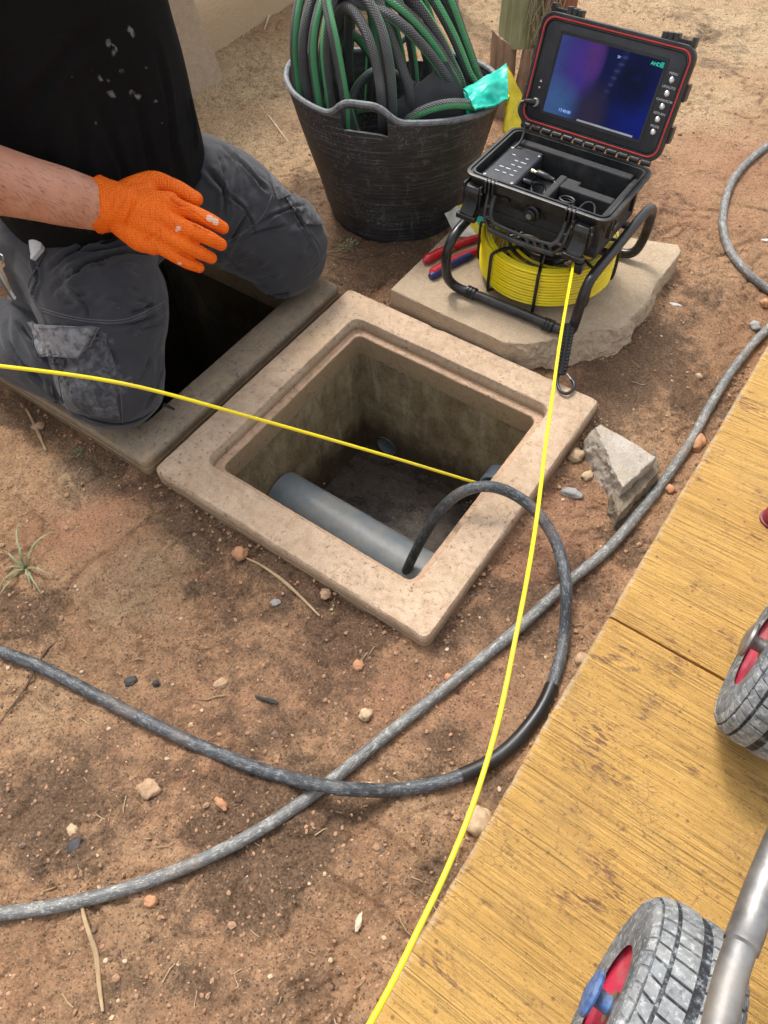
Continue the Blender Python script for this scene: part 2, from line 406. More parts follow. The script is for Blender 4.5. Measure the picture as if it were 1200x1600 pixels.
def gz(p): return float(gh(np.array([p[0]]), np.array([p[1]]))[0])
def P2(px, py, z=-.045): g = G(px, py, z); return (g.x, g.y)
HUM = [((430, 800), .16, 1), ((330, 780), .10, .9), ((560, 880), .10, .8), ((560, 960), .10, .7), ((80, 620), .12, .7), ((250, 740), .07, 1), ((60, 960), .07, .8), ((400, 1320), .12, .9),
       ((470, 1290), .08, .8), ((350, 1390), .06, .8), ((60, 1300), .09, .6), ((700, 1010), .07, .6), ((620, 920), .06, .9), ((1000, 560), .12, .9), ((950, 620), .10, .8), ((900, 900), .05, .7),
       ((980, 380), .09, .7), ((1110, 480), .08, .4), ((560, 400), .16, 1), ((520, 360), .1, .9), ((640, 400), .09, .8), ((480, 330), .10, .6), ((1120, 80), .12, .4), ((290, 1480), .08, .45), ((200, 1550), .07, .4),
       ((780, 1240), .06, .7), ((690, 1370), .06, .7), ((820, 940), .06, .7), ((980, 850), .05, .9), ((700, 1150), .06, .5), ((150, 740), .08, .5), ((450, 1560), .08, .55), ((1080, 640), .06, .7), ((920, 660), .05, .8)]
SND = [((400, 130), .35, 1), ((370, 230), .22, .8), ((450, 260), .15, .6), ((1150, 60), .32, 1), ((1100, 170), .2, .7), ((760, 40), .25, .8), ((120, 740), .06, .5), ((250, 880), .07, .5), ((640, 40), .3, .5), ((1000, 10), .4, .8), ((200, 950), .09, .3), ((90, 1100), .08, .25)]
RED = [((840, 880), .10, 1), ((860, 780), .07, 1), ((540, 1030), .09, .8), ((600, 1080), .08, .6), ((150, 800), .10, .8), ((720, 1080), .08, .6), ((1130, 250), .2, .6), ((1060, 330), .12, .5), ((430, 1110), .07, .4), ((300, 1200), .15, .3)]
def blobs(L, x, y):
    t = np.zeros_like(x)
    for (px, py), r, a in L:
        cx, cy = P2(px, py); t = np.maximum(t, a * np.exp(-(((x - cx) ** 2 + (y - cy) ** 2) / (r * r))))
    return t
def ground():
    st = .0048
    xs = np.arange(-2.25, .60, st); ys = np.arange(-1.15, 2.35, st)
    X, Y = np.meshgrid(xs, ys); Z = gh(X, Y)
    nx, ny = len(xs), len(ys)
    # keep only quads in and near the view, and not over the two pits
    co = np.stack([X, Y, Z], -1).reshape(-1, 3)
    v = (co - CAM) @ R; px = v[:, 0] / v[:, 2] * FPX + 600; py = v[:, 1] / v[:, 2] * FPX + 800
    vis = ((v[:, 2] > .2) & (px > -160) & (px < 1360) & (py > -160) & (py < 1760)).reshape(ny, nx)
    pit = ((np.abs(X) < .285) & (np.abs(Y) < .285)) | ((np.abs(X + .645) < .285) & (np.abs(Y) < .285))
    keep = vis[:-1, :-1] & ~(pit[:-1, :-1] & pit[1:, 1:] & pit[1:, :-1] & pit[:-1, 1:])
    idx = np.arange(nx * ny).reshape(ny, nx)
    a = idx[:-1, :-1][keep]; b = idx[:-1, 1:][keep]; c = idx[1:, 1:][keep]; d = idx[1:, :-1][keep]
    F = np.stack([a, b, c, d], 1); used = np.unique(F); rm = np.full(nx * ny, -1); rm[used] = np.arange(len(used)); F = rm[F]; V = co[used]
    # coarse skirt to the horizon
    cs = [-60, -25, -10, -5, -3.4, -2.6, -2.25] + list(np.arange(-2.2, .6, .1)) + [.60, .9, 1.4, 2.2, 4, 10, 25, 60]
    cy = [-60, -25, -10, -4, -2, -1.4, -1.15] + list(np.arange(-1.1, 2.35, .1)) + [2.35, 2.6, 3.2, 4, 6, 10, 25, 60]
    CX, CY = np.meshgrid(np.array(cs), np.array(cy)); CZ = np.array([gh(q, w) for q, w in zip(CX, CY)]) - .012
    far = ((np.abs(CX) < .45) | (np.abs(CX + .645) < .45)) & (np.abs(CY) < .45)
    V2 = np.stack([CX, CY, CZ], -1).reshape(-1, 3)
    nx2 = len(cs); id2 = np.arange(len(V2)).reshape(len(cy), nx2) 
    q = np.stack([id2[:-1, :-1], id2[:-1, 1:], id2[1:, 1:], id2[1:, :-1]], -1).reshape(-1, 4)
    cen = V2[q].mean(1)
    pitc = (np.abs(cen[:, 1]) < .36) & ((np.abs(cen[:, 0]) < .36) | (np.abs(cen[:, 0] + .645) < .36))
    q = q[~pitc] + len(V)
    VV = np.concatenate([V, V2]); FF = np.concatenate([F, q])
    me = bpy.data.meshes.new('ground'); me.vertices.add(len(VV)); me.vertices.foreach_set('co', VV.ravel())
    me.loops.add(FF.size); me.loops.foreach_set('vertex_index', FF.ravel().astype(np.int32))
    me.polygons.add(len(FF)); me.polygons.foreach_set('loop_start', np.arange(0, FF.size, 4, dtype=np.int32)); me.polygons.foreach_set('loop_total', np.full(len(FF), 4, dtype=np.int32))
    me.update(calc_edges=True); me.validate()
    x, y = VV[:, 0], VV[:, 1]
    wob = fbm(x * 22, y * 22, 41, 4)
    for nm, L in (('humus', HUM), ('sand', SND), ('red', RED)):
        at = me.attributes.new(nm, 'FLOAT', 'POINT'); bl = blobs(L, x + .05 * fbm(x * 12, y * 12, 51, 3), y + .05 * fbm(x * 12, y * 12, 61, 3))
        at.data.foreach_set('value', np.clip(bl + wob * .55 * (bl > .05) + (.30 * ss(.02, .12, fbm(x * 6, y * 6, 71, 4)) if nm == 'humus' else 0), 0, 1).astype(np.float32))
    o = link('ground', me, SOIL); setp(o, 'trodden reddish brown soil around the two open manholes', None, None, 'structure')
    return o
ground()

# ------------------------------------------------------------------ yellow path with a joint
PX0, PZ = .527, .022
path = thing('yellow_path', 'yellow painted brushed concrete path along the right side', 'path'); path['kind'] = 'structure'; del path['category']
def path_panel(y0, y1):
    mb = MB(); st = .006
    xs = [0, .0015, .004, .009] + list(np.arange(.02, .42, .02)) + [.6, .9, 1.3, 1.9]
    n = max(2, int((y1 - y0) / st)); n = min(n, 260)
    ys = np.linspace(y0, y1, n + 1)
    drop = [.006, .0026, .0007, 0]
    vs = []; 
    for j, y in enumerate(ys):
        e = .0035 * float(fbm(np.array([y * 18.]), np.array([3.]), 5, 3)[0]) + .002 * float(fbm(np.array([y * 120.]), np.array([1.]), 8, 2)[0])
        dj = min(j, n - j); dz = [.004, .0012][dj] if dj < 2 else 0
        row = [(PX0 + e * 2, y, -.16), (PX0 + e, y, PZ - .016)]
        for k, x in enumerate(xs):
            row.append((PX0 + x + (e if k < 5 else 0), y, PZ - (drop[k] if k < 4 else 0) - dz))
        vs += row
    m = len(xs) + 2; fs = []
    for j in range(n):
        for k in range(m - 1):
            fs.append((j * m + k, j * m + k + 1, (j + 1) * m + k + 1, (j + 1) * m + k))
    fs.append(tuple(range(m))[::-1] + ()) if False else None
    # end walls down into the joint
    for j in (0, n):
        b = len(vs)
        for k in range(1, m): p = vs[j * m + k]; vs.append((p[0], p[1], -.16))
        for k in range(1, m - 1):
            fs.append((j * m + k, j * m + k + 1, b + k, b + k - 1))
    mb.add(vs, fs); o = mb.build('path_panel', PATH, path)
    me = o.data; at = me.attributes.new('edge', 'FLOAT', 'POINT')
    co = np.empty(len(me.vertices) * 3); me.vertices.foreach_get('co', co); co = co.reshape(-1, 3)
    at.data.foreach_set('value', np.clip(1 - (co[:, 0] - PX0) / .008, 0, 1).astype(np.float32)); return o
JY = -.118
path_panel(-1.5, JY - .0022); path_panel(JY + .0022, 1.35); path_panel(1.3545, 2.9); path_panel(-3.0, -1.5045)

# ------------------------------------------------------------------ the two inspection pits
def noisy_rings(ringsxy, amp=.0012, sc=14, seed=0):
    out = []
    for pts, z in ringsxy:
        rg = []
        for (x, y) in pts:
            p = Vector((x, y, z)); d = jig(p, amp * .6, sc, seed) + jig(p, amp * .6, sc * 6, seed + 3)
            ch = mn.noise(p * 34 + Vector((seed, 2, 0)));  d = d + (Vector((0, 0, -.0022)) * max(0, ch - .42) * 6 if z > -.01 else Vector((0, 0, 0)))
            rg.append(p + Vector((d.x, d.y, d.z * .6)))
        out.append(rg)
    return out
def rim(cx, mat, parent, hi, ledge=True, seed=0, zt=0.0):
    N = 44
    rs = [(rsq(.308, .012, N, 5, cx), -.15), (rsq(.309, .012, N, 5, cx), zt - .012), (rsq(.3085, .012, N, 5, cx), zt - .005), (rsq(.3055, .011, N, 5, cx), zt - .001), (rsq(.300, .010, N, 5, cx), zt)]
    rs += [(rsq(.27, .010, N, 5, cx), zt + .0004)]
    if ledge:
        rs += [(rsq(.2425, .024, N, 5, cx), zt), (rsq(.2405, .023, N, 5, cx), zt - .0008), (rsq(.2395, .022, N, 5, cx), zt - .0026), (rsq(.2375, .021, N, 5, cx), zt - .024), (rsq(.2365, .020, N, 5, cx), zt - .0275),
               (rsq(.2235, .017, N, 5, cx), zt - .0285), (rsq(.2222, .016, N, 5, cx), zt - .0295), (rsq(.2213, .015, N, 5, cx), zt - .032), (rsq(.2185, .012, N, 5, cx), zt - .078)]
    else:
        rs += [(rsq(hi + .004, .012, N, 5, cx), zt), (rsq(hi + .001, .012, N, 5, cx), zt - .002), (rsq(hi, .012, N, 5, cx), zt - .006), (rsq(hi, .012, N, 5, cx), zt - .085)]
    mb = MB(); mb.rings(noisy_rings(rs, .0011, 16, seed), False, False)
    o = mb.build('concrete_rim', mat, parent); return o
pit1 = thing('inspection_chamber', 'open square concrete manhole in the middle with grey pipe inside', 'manhole', (0, 0, 0))
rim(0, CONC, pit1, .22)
pit2 = thing('inspection_chamber', 'dark open manhole straddled by the kneeling man', 'manhole', (-.645, 0, 0))
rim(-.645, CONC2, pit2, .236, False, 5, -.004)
def wall_grid(o, u, v, nu, nv, mat, parent, hole=None, amp=.004, seed=0, name='pit_wall'):
    """o corner, u/v edge vectors; hole=(a,b,r) in metres along u,v is left open"""
    o, u, v = Vector(o), Vector(u), Vector(v); nrm = u.cross(v).normalized(); mb = MB(); vs = []
    for j in range(nv + 1):
        for i in range(nu + 1):
            p = o + u * (i / nu) + v * (j / nv)
            q = p
            if hole:
                a, b = u.length * i / nu - hole[0], v.length * j / nv - hole[1]; d = math.hypot(a, b)
                if d < hole[2] * 1.35 and d > hole[2] * .6:
                    k = (hole[2] - d) ; q = p + (u.normalized() * a + v.normalized() * b) / max(d, 1e-6) * k * (1 if d < hole[2] * 1.35 else 0) if abs(hole[2] - d) < u.length / nu * .75 else p
            vs.append(q + nrm * (mn.noise(Vector(p) * 9 + Vector((seed, 0, 0))) * amp + mn.noise(Vector(p) * 45) * amp * .25))
    fs = []
    for j in range(nv):
        for i in range(nu):
            if hole:
                a, b = u.length * (i + .5) / nu - hole[0], v.length * (j + .5) / nv - hole[1]
                if math.hypot(a, b) < hole[2]: continue
            k = j * (nu + 1) + i; fs.append((k, k + 1, k + nu + 2, k + nu + 1))
    mb.add(vs, fs); return mb.build(name, mat, parent)
W = .2215; ZF = -.40; ZT = -.075
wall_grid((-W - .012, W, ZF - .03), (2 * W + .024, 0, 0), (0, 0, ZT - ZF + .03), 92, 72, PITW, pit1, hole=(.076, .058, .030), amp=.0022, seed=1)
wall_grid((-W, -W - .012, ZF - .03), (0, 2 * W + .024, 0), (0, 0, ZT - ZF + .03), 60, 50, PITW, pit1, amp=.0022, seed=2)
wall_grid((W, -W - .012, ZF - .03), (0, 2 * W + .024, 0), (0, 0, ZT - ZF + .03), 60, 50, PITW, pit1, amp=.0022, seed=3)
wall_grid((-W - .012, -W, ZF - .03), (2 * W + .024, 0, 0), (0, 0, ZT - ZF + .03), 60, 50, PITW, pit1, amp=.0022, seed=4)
wall_grid((-W - .01, -W - .01, ZF), (2 * W + .02, 0, 0), (0, 2 * W + .02, 0), 70, 70, MUCK, pit1, amp=.012, seed=6, name='pit_floor')
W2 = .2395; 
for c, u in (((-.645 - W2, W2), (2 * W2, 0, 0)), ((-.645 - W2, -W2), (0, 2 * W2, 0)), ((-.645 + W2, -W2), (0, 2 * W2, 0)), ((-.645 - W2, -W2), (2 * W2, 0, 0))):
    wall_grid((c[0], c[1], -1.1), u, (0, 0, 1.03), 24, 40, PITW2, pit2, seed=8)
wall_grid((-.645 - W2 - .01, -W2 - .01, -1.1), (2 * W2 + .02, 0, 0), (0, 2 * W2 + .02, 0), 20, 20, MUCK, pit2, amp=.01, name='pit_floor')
# pipes
PVC = plain('grey_pvc', (.19, .215, .225), .38, wear=.15, sc=45, dust=(.36, .31, .24), dustamt=.75, bumpd=.0004)
PVC2 = plain('blue_grey_pvc', (.30, .36, .42), .3, wear=.08, sc=30)
mb = MB(); yp, zp, rp = -.098, -.262, .058
ring = lambda x, r: [Vector((x, yp + r * math.cos(a), zp + r * math.sin(a))) for a in [2 * math.pi * k / 56 for k in range(56)]]
mb.rings([ring(-.218, rp)] + [ring(-.205 + .42 * k / 12, rp) for k in range(13)] + [ring(.2178, rp)], True, True)
po = mb.build('drain_pipe', PVC); setp(po, 'thick grey plastic pipe crossing the bottom of the open manhole', 'pipe')
mb = MB(); mb.lathe((.172, .246, -.262), (0, -1, 0), [(.040, 0), (.040, .060), (.038, .062), (.0345, .062), (.034, .0)], 36, cap0=False, cap1=False)
o = mb.build('pipe_stub', PVC2); setp(o, 'short pale blue grey pipe end sticking out of the far wall of the open manhole', 'pipe')
mb = MB(); mb.lathe((-.157, .232, -.372), (0, 1, 0), [(.029, -.012), (.029, .16), (.0, .161)], 28, cap0=False)
o = mb.build('outlet_pipe', PVC, pit1)

# ------------------------------------------------------------------ garden wall, leaning slab, posts, palm
w0 = G(330, 95, -.03); w1 = G(440, 20, -.03); wd = (w1 - w0).normalized(); wn_ = Vector((-wd.y, wd.x, 0))
if wn_.dot(Vector(CAM) - w0) > 0: wn_ = -wn_
mb = MB(); a0 = w0 - wd * 2.6; a1 = w0 + wd * 5.0
mb.prism([Vector((a0.x, a0.y, -.2)), Vector((a1.x, a1.y, -.2)), Vector((a1.x, a1.y, -.2)) + wn_ * .2, Vector((a0.x, a0.y, -.2)) + wn_ * .2], (0, 0, 1.05))
o = mb.build('garden_wall', PLASTER, bevel=.01); setp(o, 'cream rendered garden wall splashed with dirt, top left behind the kneeling man', 'wall')
sq = lambda x, y, br, z=.033: (G(x, y, z).x, G(x, y, z).y, br)
def slab_rings(outline, z0, z1, bev=.004, rough=None, lean=None, layers=18, seed=0, step=.003, under=.0):
    """outline CCW list of (x,y,isbroken); returns rings"""
    pts = []
    n = len(outline)
    for i in range(n):
        a = outline[i]; b = outline[(i + 1) % n]; L = math.hypot(b[0] - a[0], b[1] - a[1]); k = max(1, int(L / step))
        for j in range(k):
            t = j / k; pts.append((a[0] + (b[0] - a[0]) * t, a[1] + (b[1] - a[1]) * t, a[2], (b[1] - a[1]) / L, -(b[0] - a[0]) / L, min(t * L, (1 - t) * L)))
    n_p = len(pts); sm_ = []
    for i in range(n_p):
        w_ = [pts[(i + d_) % n_p] for d_ in range(-4, 5)]; bx_ = sum(q[3] for q in w_) / 9; by_ = sum(q[4] for q in w_) / 9; bb = sum(q[2] for q in w_) / 9
        sm_.append((pts[i][0], pts[i][1], bb if bb > .0004 else 0, bx_, by_, pts[i][5]))
    pts = sm_
    rings = []
    for l in range(layers + 3):
        if l <= layers: f = l / layers; z = z0 + (z1 - z0 - bev) * f; ins = 0
        else: f = 1; z = z1 - bev * (.3 if l == layers + 1 else 0); ins = bev * (.3 if l == layers + 1 else 1)
        rg = []
        for (x, y, br, nx, ny, e) in pts:
            p = Vector((x - nx * ins, y - ny * ins, z))
            if br:
                w = br * (1 - f) ** .8
                q3 = Vector((x, y, z * 1.0 + seed)); d = (mn.noise(q3 * 24) * .0045 + mn.noise(q3 * 70) * .0045 + mn.noise(q3 * 190) * .0042) * min(1, br / .01 + .3)
                o_ = w * (1 + .5 * mn.noise(Vector((x * 20, y * 20, 7)))) + d * (1 if f < 1 else .55)
                p += Vector((nx, ny, 0)) * o_ + Vector((0, 0, mn.noise(Vector((x, y, z)) * 60) * .003 * (1 if 0 < f < 1 else 0)))
            else:
                p += jig(p, .0012, 18, seed) + jig(p, .0005, 90, seed)
            if l >= layers + 1: p.z = z + .0004 * mn.noise(Vector((x * 9, y * 9, 3)))
            rg.append(p)
        rings.append(rg)
    return rings, pts
def make_slab(name, outline, z0, z1, mt, mbk, label, cat, seed=0, bev=.004):
    rings, pts = slab_rings(outline, z0, z1, bev, seed=seed)
    mb = MB(); mb.rings(rings); me_ = mb
    nseg = len(rings[0]); k = 0
    for r in range(len(rings) - 1):
        for i in range(nseg):
            if pts[i][2] and r < len(rings) - 3: mb.mi[k] = 1
            k += 1
    o = mb.build(name, [mt, mbk]); setp(o, label, cat); return o
make_slab('concrete_cover', [(-.203, .322, 0), sq(785, 534, .004), sq(820, 538, .018), sq(852, 533, .024), sq(895, 526, .026), sq(931, 516, .024), sq(966, 516, .012), sq(990, 492, .005), sq(1012, 470, .006), sq(1030, 438, .002), sq(1065, 392, 0), sq(1060, 382, 0), (-.19, .66, 0), (-.205, .56, 0)], -.022, .033,
          SLAB, BROKEN, 'tan concrete cover slab with broken front corner under the camera reel', 'slab', 3)
fr = thing('concrete_fragment', 'broken triangular piece of grey concrete lying beside the path', 'rubble', (.42, .15, -.04))
rings, pts = slab_rings([sq(973, 762, .004, .012), sq(1026, 714, .003, .012), sq(985, 688, .0, .012), sq(938, 662, .010, .012), sq(930, 668, .022, .012), sq(952, 715, .012, .012)], -.07, .012, .003, seed=11, step=.004)
GREYC = m_concrete('grey_concrete', (.38, .33, .27), (.50, .45, .38), stain=(.36, .25, .16), st=.7, crack=False, ssc=12)
mb = MB(); mb.rings(rings); k = 0
for r in range(len(rings) - 1):
    for i in range(len(rings[0])):
        if r < len(rings) - 3: mb.mi[k] = 1
        k += 1
o = mb.build('fragment_core', [GREYC, BROKEN], fr)
rings, pts = slab_rings([sq(966, 808, .006, -.018), sq(1031, 737, .003, -.018), sq(1024, 700, 0, -.018), sq(975, 740, .0, -.018), sq(955, 770, .006, -.018)], -.08, -.018, .003, seed=13, step=.004)
mb = MB(); mb.rings(rings); mb.build('fragment_step', BROKEN, fr)
# slab leaning on the wall behind the man
q = G(333, 152, -.03); q2 = G(300, 165, -.03) ; ld = (q2 - q); ld.z = 0; ld = wd * -1
up = (Vector((0, 0, 1)) + wn_ * .22).normalized()
mb = MB(); p0 = G(336, 130, -.05); A = [p0, p0 + ld * .52, p0 + ld * .52 + up * .62, p0 + ld * .06 + up * .62, p0 + ld * .015 + up * .3]
mb.prism(A, wn_ * -.055)
o = mb.build('leaning_slab', SLAB, bevel=.01, seg=3); setp(o, 'tan concrete slab leaning upright against the cream wall behind the man', 'slab')
# palm
PALMG = NT('palm_green'); a_ = PALMG.noise(1, 5, .6, co=PALMG.co(scale=(60, 60, 8))); PALMG = PALMG.out(PALMG.mix(PALMG.ramp(a_, [(.3, 0.0), (.7, 1.0)]), (.20, .23, .10), (.44, .46, .28)), .6, PALMG.bump(a_, .002))
def woodm(name, c1, c2, sc=(70, 70, 6)):
    n = NT(name); a = n.noise(1, 6, .65, co=n.co(scale=sc)); b = n.noise(14, 4)
    c = n.mix(n.ramp(a, [(.3, 0.0), (.7, 1.0)]), c1, c2); c = n.mix(n.ramp(b, [(.5, 0.0), (.7, .4)]), c, tuple(x * .5 for x in c1))
    return n.out(c, .85, n.bump(a, .003), spec=.2)
BOOT = woodm('palm_boot', (.24, .15, .10), (.50, .37, .26)); BARKR = woodm('palm_red_bark', (.20, .075, .04), (.36, .17, .10)); FIB = woodm('palm_fibre', (.30, .25, .16), (.50, .42, .29))
pb = G(818, 175, -.03); pb.z = 0
palm = thing('palm_tree', 'young palm trunk with cut frond stubs behind the monitor', 'palm tree', (pb.x, pb.y, -.03))
vx = Vector((R[0, 0], R[1, 0], 0)).normalized(); vy = Vector((-vx.y, vx.x, 0))
def plate(c, w, h, th, lean, mat, name, curve=.3, topcut=0, z0=-.05, tw=1.0):
    """curved frond base standing on the ground: outer width w, height h"""
    mb = MB(); nr = 16; na = 12; outer = []; inner = []
    for j in range(nr + 1):
        t = j / nr; ww = w * (1 + (tw - 1) * t)
        for i in range(na + 1):
            s = i / na * 2 - 1; bow = curve * w * (1 - s * s)
            zz = z0 + t * (h + topcut * s * (1 if t > .9 else t))
            p = c + vx * (s * ww / 2 + lean[0] * t) - vy * (bow - lean[1] * t) + Vector((0, 0, zz)) + jig((s, t, h), .0035, 5)
            outer.append(p); inner.append(p + vy * th * (1 - .6 * abs(s)))
    m = na + 1; vs = outer + inner; o_ = len(outer); fs = []
    for j in range(nr):
        for i in range(na):
            k = j * m + i; fs.append((k, k + 1, k + m + 1, k + m)); fs.append((o_ + k + m, o_ + k + m + 1, o_ + k + 1, o_ + k))
    for j in range(nr):
        k = j * m; fs.append((k, k + m, o_ + k + m, o_ + k)); k = j * m + na; fs.append((k + m, k, o_ + k, o_ + k + m))
    for i in range(na):
        k = nr * m + i; fs.append((k, k + 1, o_ + k + 1, o_ + k)); k = i; fs.append((k + 1, k, o_ + k, o_ + k + 1))
    mb.add(vs, fs); return mb.build(name, mat, palm)
mb = MB(); mb.lathe((pb.x + .02, pb.y + .04, -.08), (0, 0, 1), [(.05, 0), (.045, .2), (.04, .5), (.03, .9)], 20); mb.build('trunk_core', BARKR, palm)
STH = .215
plate(pb - vx * .072 - vy * .02, .072, STH + .01, .02, (-.006, 0), BOOT, 'frond_stub', topcut=-.02, tw=.95, z0=-.05)
plate(pb + vx * .006 - vy * .035, .098, STH - .005, .022, (.0, 0), BOOT, 'frond_stub', topcut=.004, tw=.70, z0=-.05)
plate(pb - vx * .036 - vy * .004, .112, .60, .02, (-.004, 0), PALMG, 'green_sheath', curve=.35, z0=STH - .06, tw=.85)
plate(pb + vx * .058 - vy * .0, .078, .85, .02, (.018, 0), BARKR, 'bark_strip', curve=.3, z0=-.03, tw=.9)
fb = MB()
for k in range(46):
    x0 = random.uniform(-.01, .045); z0 = random.uniform(.15, .24); L = random.uniform(.05, .3)
    c0 = pb + vx * x0 - vy * random.uniform(.035, .055)
    pts = [c0 + Vector((0, 0, z0 + L * t)) + vx * (random.uniform(-.006, .006) + .02 * math.sin(t * 3 + k)) - vy * random.uniform(0, .008) for t in (0, .25, .5, .75, 1)]
    fb.tube(spline(pts, 3), random.uniform(.0007, .0016), 5)
o = fb.build('fibre', FIB, palm); o['kind'] = 'stuff'
o_ = G(704, 25, -.04)
mb = MB(); prof = [(.028 + .003 * math.sin(k * 2.1), .03 * k) for k in range(22)]
mb.lathe((o_.x, o_.y, -.06), (0, 0, 1), prof, 20); o = mb.build('young_palm', FIB); setp(o, 'thin tan fibrous stem behind the bucket, cut by the top edge', 'palm tree')

# ------------------------------------------------------------------ rubber bucket
def m_rubber_bucket():
    n = NT('bucket_rubber'); a = n.noise(8, 6, .65); f = n.noise(160, 4, .6)
    sc1 = n.noise(1, 4, .75, co=n.co(scale=(6, 6, 160))); sc2 = n.noise(1, 5, .7, co=n.co(scale=(60, 60, 6)))
    c = n.mix(n.ramp(a, [(.3, 0.0), (.7, 1.0)]), (.014, .015, .017), (.038, .039, .042))
    c = n.mix(n.ramp(sc1, [(.55, 0.0), (.64, .5)]), c, (.12, .12, .125))
    c = n.mix(n.ramp(sc2, [(.57, 0.0), (.72, .5)]), c, (.17, .17, .168))
    c = n.mix(n.math('MULTIPLY', n.ramp(f, [(.55, 0.0), (.7, 1.0)]), n.ramp(a, [(.45, .0), (.6, .8)])), c, (.24, .23, .22))
    sc3 = n.noise(1, 3, .7, co=n.co(scale=(4, 4, 420))); c = n.mix(n.math('MULTIPLY', n.ramp(sc3, [(.60, 0.0), (.66, .8)]), n.ramp(a, [(.4, .2), (.6, 1.0)])), c, (.26, .26, .26))
    c = n.mix(n.ramp(n.noise(19, 8, .8, dist=1.0), [(.58, 0.0), (.68, .6)]), c, (.17, .165, .155))
    nm = n.bump(sc1, .0018); nm = n.bump(f, .0005, 1, nm); nm = n.bump(sc3, .0008, 1, nm)
    return n.out(c, n.ramp(a, [(.3, .42), (.7, .62)]), nm, spec=.5)
BUCK = m_rubber_bucket()
RUBEDGE = plain('bucket_worn_edge', (.16, .17, .18), .6, wear=.5, sc=120, bumpd=.001, dust=(.35, .35, .33), dustamt=.5)
BC = Vector((-.417, .656, 0)); toC = Vector((CAM[0] - BC.x, CAM[1] - BC.y, 0)).normalized(); side = Vector((-toC.y, toC.x, 0))   # side: picture right is -side? fixed below
if side.dot(vx) < 0: side = -side
bucket = thing('bucket', 'black rubber builder bucket full of coiled garden hose', 'bucket', (BC.x, BC.y, -.035))
def bk(a, t, off=0.0):
    """a: angle from the side towards the camera facing direction, t: 0 base .. 1 rim"""
    fa = abs(math.sin(a)); ca = math.cos(a)
    rx = .158 + (.238 - .158) * t ** .92; ry = .156 + (.205 - .156) * t
    sa_ = math.sin(a); z = -.045 + t * (.315 + .026 * min(0, ca) ** 2 - .022 * max(0, ca) ** 2 + .022 * max(0, sa_) ** 2 * (1 - .5 * max(0, ca)) - .030 * min(0, sa_) ** 2 + .006 - .006 * sa_)
    if t > .55:
        # handle lobes at the front and the back
        for a0 in (math.radians(107), math.radians(-73)):
            d = math.atan2(math.sin(a - a0), math.cos(a - a0)); z += .034 * math.exp(-(d / .25) ** 4) * ss(.8, 1, t)
    return BC + side * (math.cos(a) * (rx + off)) + toC * (math.sin(a) * (ry + off)) + Vector((0, 0, z))
NA = 160; NT_ = 34; H0, H1 = math.radians(94), math.radians(130)
mb = MB(); outer = []; inner = []
for j in range(NT_ + 1):
    t = (j / NT_)
    for i in range(NA):
        a = 2 * math.pi * i / NA
        p = bk(a, t); p += jig(p, .0025, 7)
        if abs(t - .22) < .02 or abs(t - .9) < .015: p = p + (p - BC).normalized() * .0012
        outer.append(p); inner.append(bk(a, t, -.005) + jig(bk(a, t), .0025, 7) + Vector((0, 0, .006 * (1 - t))))
fs = []; hole = set(); nn = len(outer)
tt0, tt1 = .885, .965
for j in range(NT_):
    for i in range(NA):
        a = 2 * math.pi * (i + .5) / NA; t = (j + .5) / NT_
        inhole = False
        for a0 in (math.radians(107), math.radians(-73)):
            d = abs(math.atan2(math.sin(a - a0), math.cos(a - a0)))
            if d < .23 and .875 < t < .965: inhole = True
        if inhole: hole.add((j, i)); continue
        k, k2 = j * NA + i, j * NA + (i + 1) % NA
        fs.append((k, k2, k2 + NA, k + NA)); fs.append((nn + k + NA, nn + k2 + NA, nn + k2, nn + k))
for (j, i) in hole:       # close the walls of the grip slots
    k, k2 = j * NA + i, j * NA + (i + 1) % NA
    if (j - 1, i) not in hole: fs.append((k2, k, nn + k, nn + k2))
    if (j + 1, i) not in hole: fs.append((k + NA, k2 + NA, nn + k2 + NA, nn + k + NA))
    if (j, (i - 1) % NA) not in hole: fs.append((k, k + NA, nn + k + NA, nn + k))
    if (j, (i + 1) % NA) not in hole: fs.append((k2 + NA, k2, nn + k2, nn + k2 + NA))
fs.append(tuple(range(NA))[::-1]); fs.append(tuple(nn + i for i in range(NA)))
mb.add(outer + inner, fs)
mb.build('bucket_body', BUCK, bucket)
mb = MB(); mb.tube([bk(2 * math.pi * i / 200, 1.0, -.002) + jig(bk(2 * math.pi * i / 200, 1), .0025, 7) for i in range(201)], .0062, 8, cap=False, loop=True); mb.build('rim', RUBEDGE, bucket)
mb = MB(); mb.tube([bk(2 * math.pi * i / 120, 0.015, .001) for i in range(121)], .004, 8, cap=False); mb.build('base_edge', BUCK, bucket)

# ------------------------------------------------------------------ garden hose heaped in the bucket
def m_hose():
    n = NT('braided_hose'); uv = n.n('ShaderNodeUVMap'); s = n.n('ShaderNodeSeparateXYZ'); n.i(s.inputs[0], uv.outputs[0])
    U, V = s.outputs[0], s.outputs[1]
    def wave(k): return n.math('SINE', n.math('ADD', n.math('MULTIPLY', U, 2 * math.pi * 10), n.math('MULTIPLY', V, k)))
    br = n.math('MAXIMUM', wave(1150), wave(-1150))
    c = n.mix(n.ramp(br, [(.55, 0.0), (.97, 1.0)]), (.028, .030, .032), (.17, .175, .175))
    # green stripes: two along the hose
    g = n.math('ABSOLUTE', n.math('SUBTRACT', n.math('FRACT', n.math('MULTIPLY', U, 1)), .5))
    gm = n.math('LESS_THAN', g, .10)
    gcol = n.mix(n.ramp(br, [(.6, 0.0), (1, 1.0)]), (.085, .40, .15), (.12, .47, .21))
    c = n.mix(gm, c, gcol)
    d = n.noise(25, 5, .7); c = n.mix(n.ramp(d, [(.5, 0.0), (.75, .35)]), c, (.2, .19, .16))
    return n.out(c, .42, n.bump(br, .0009), spec=.5)
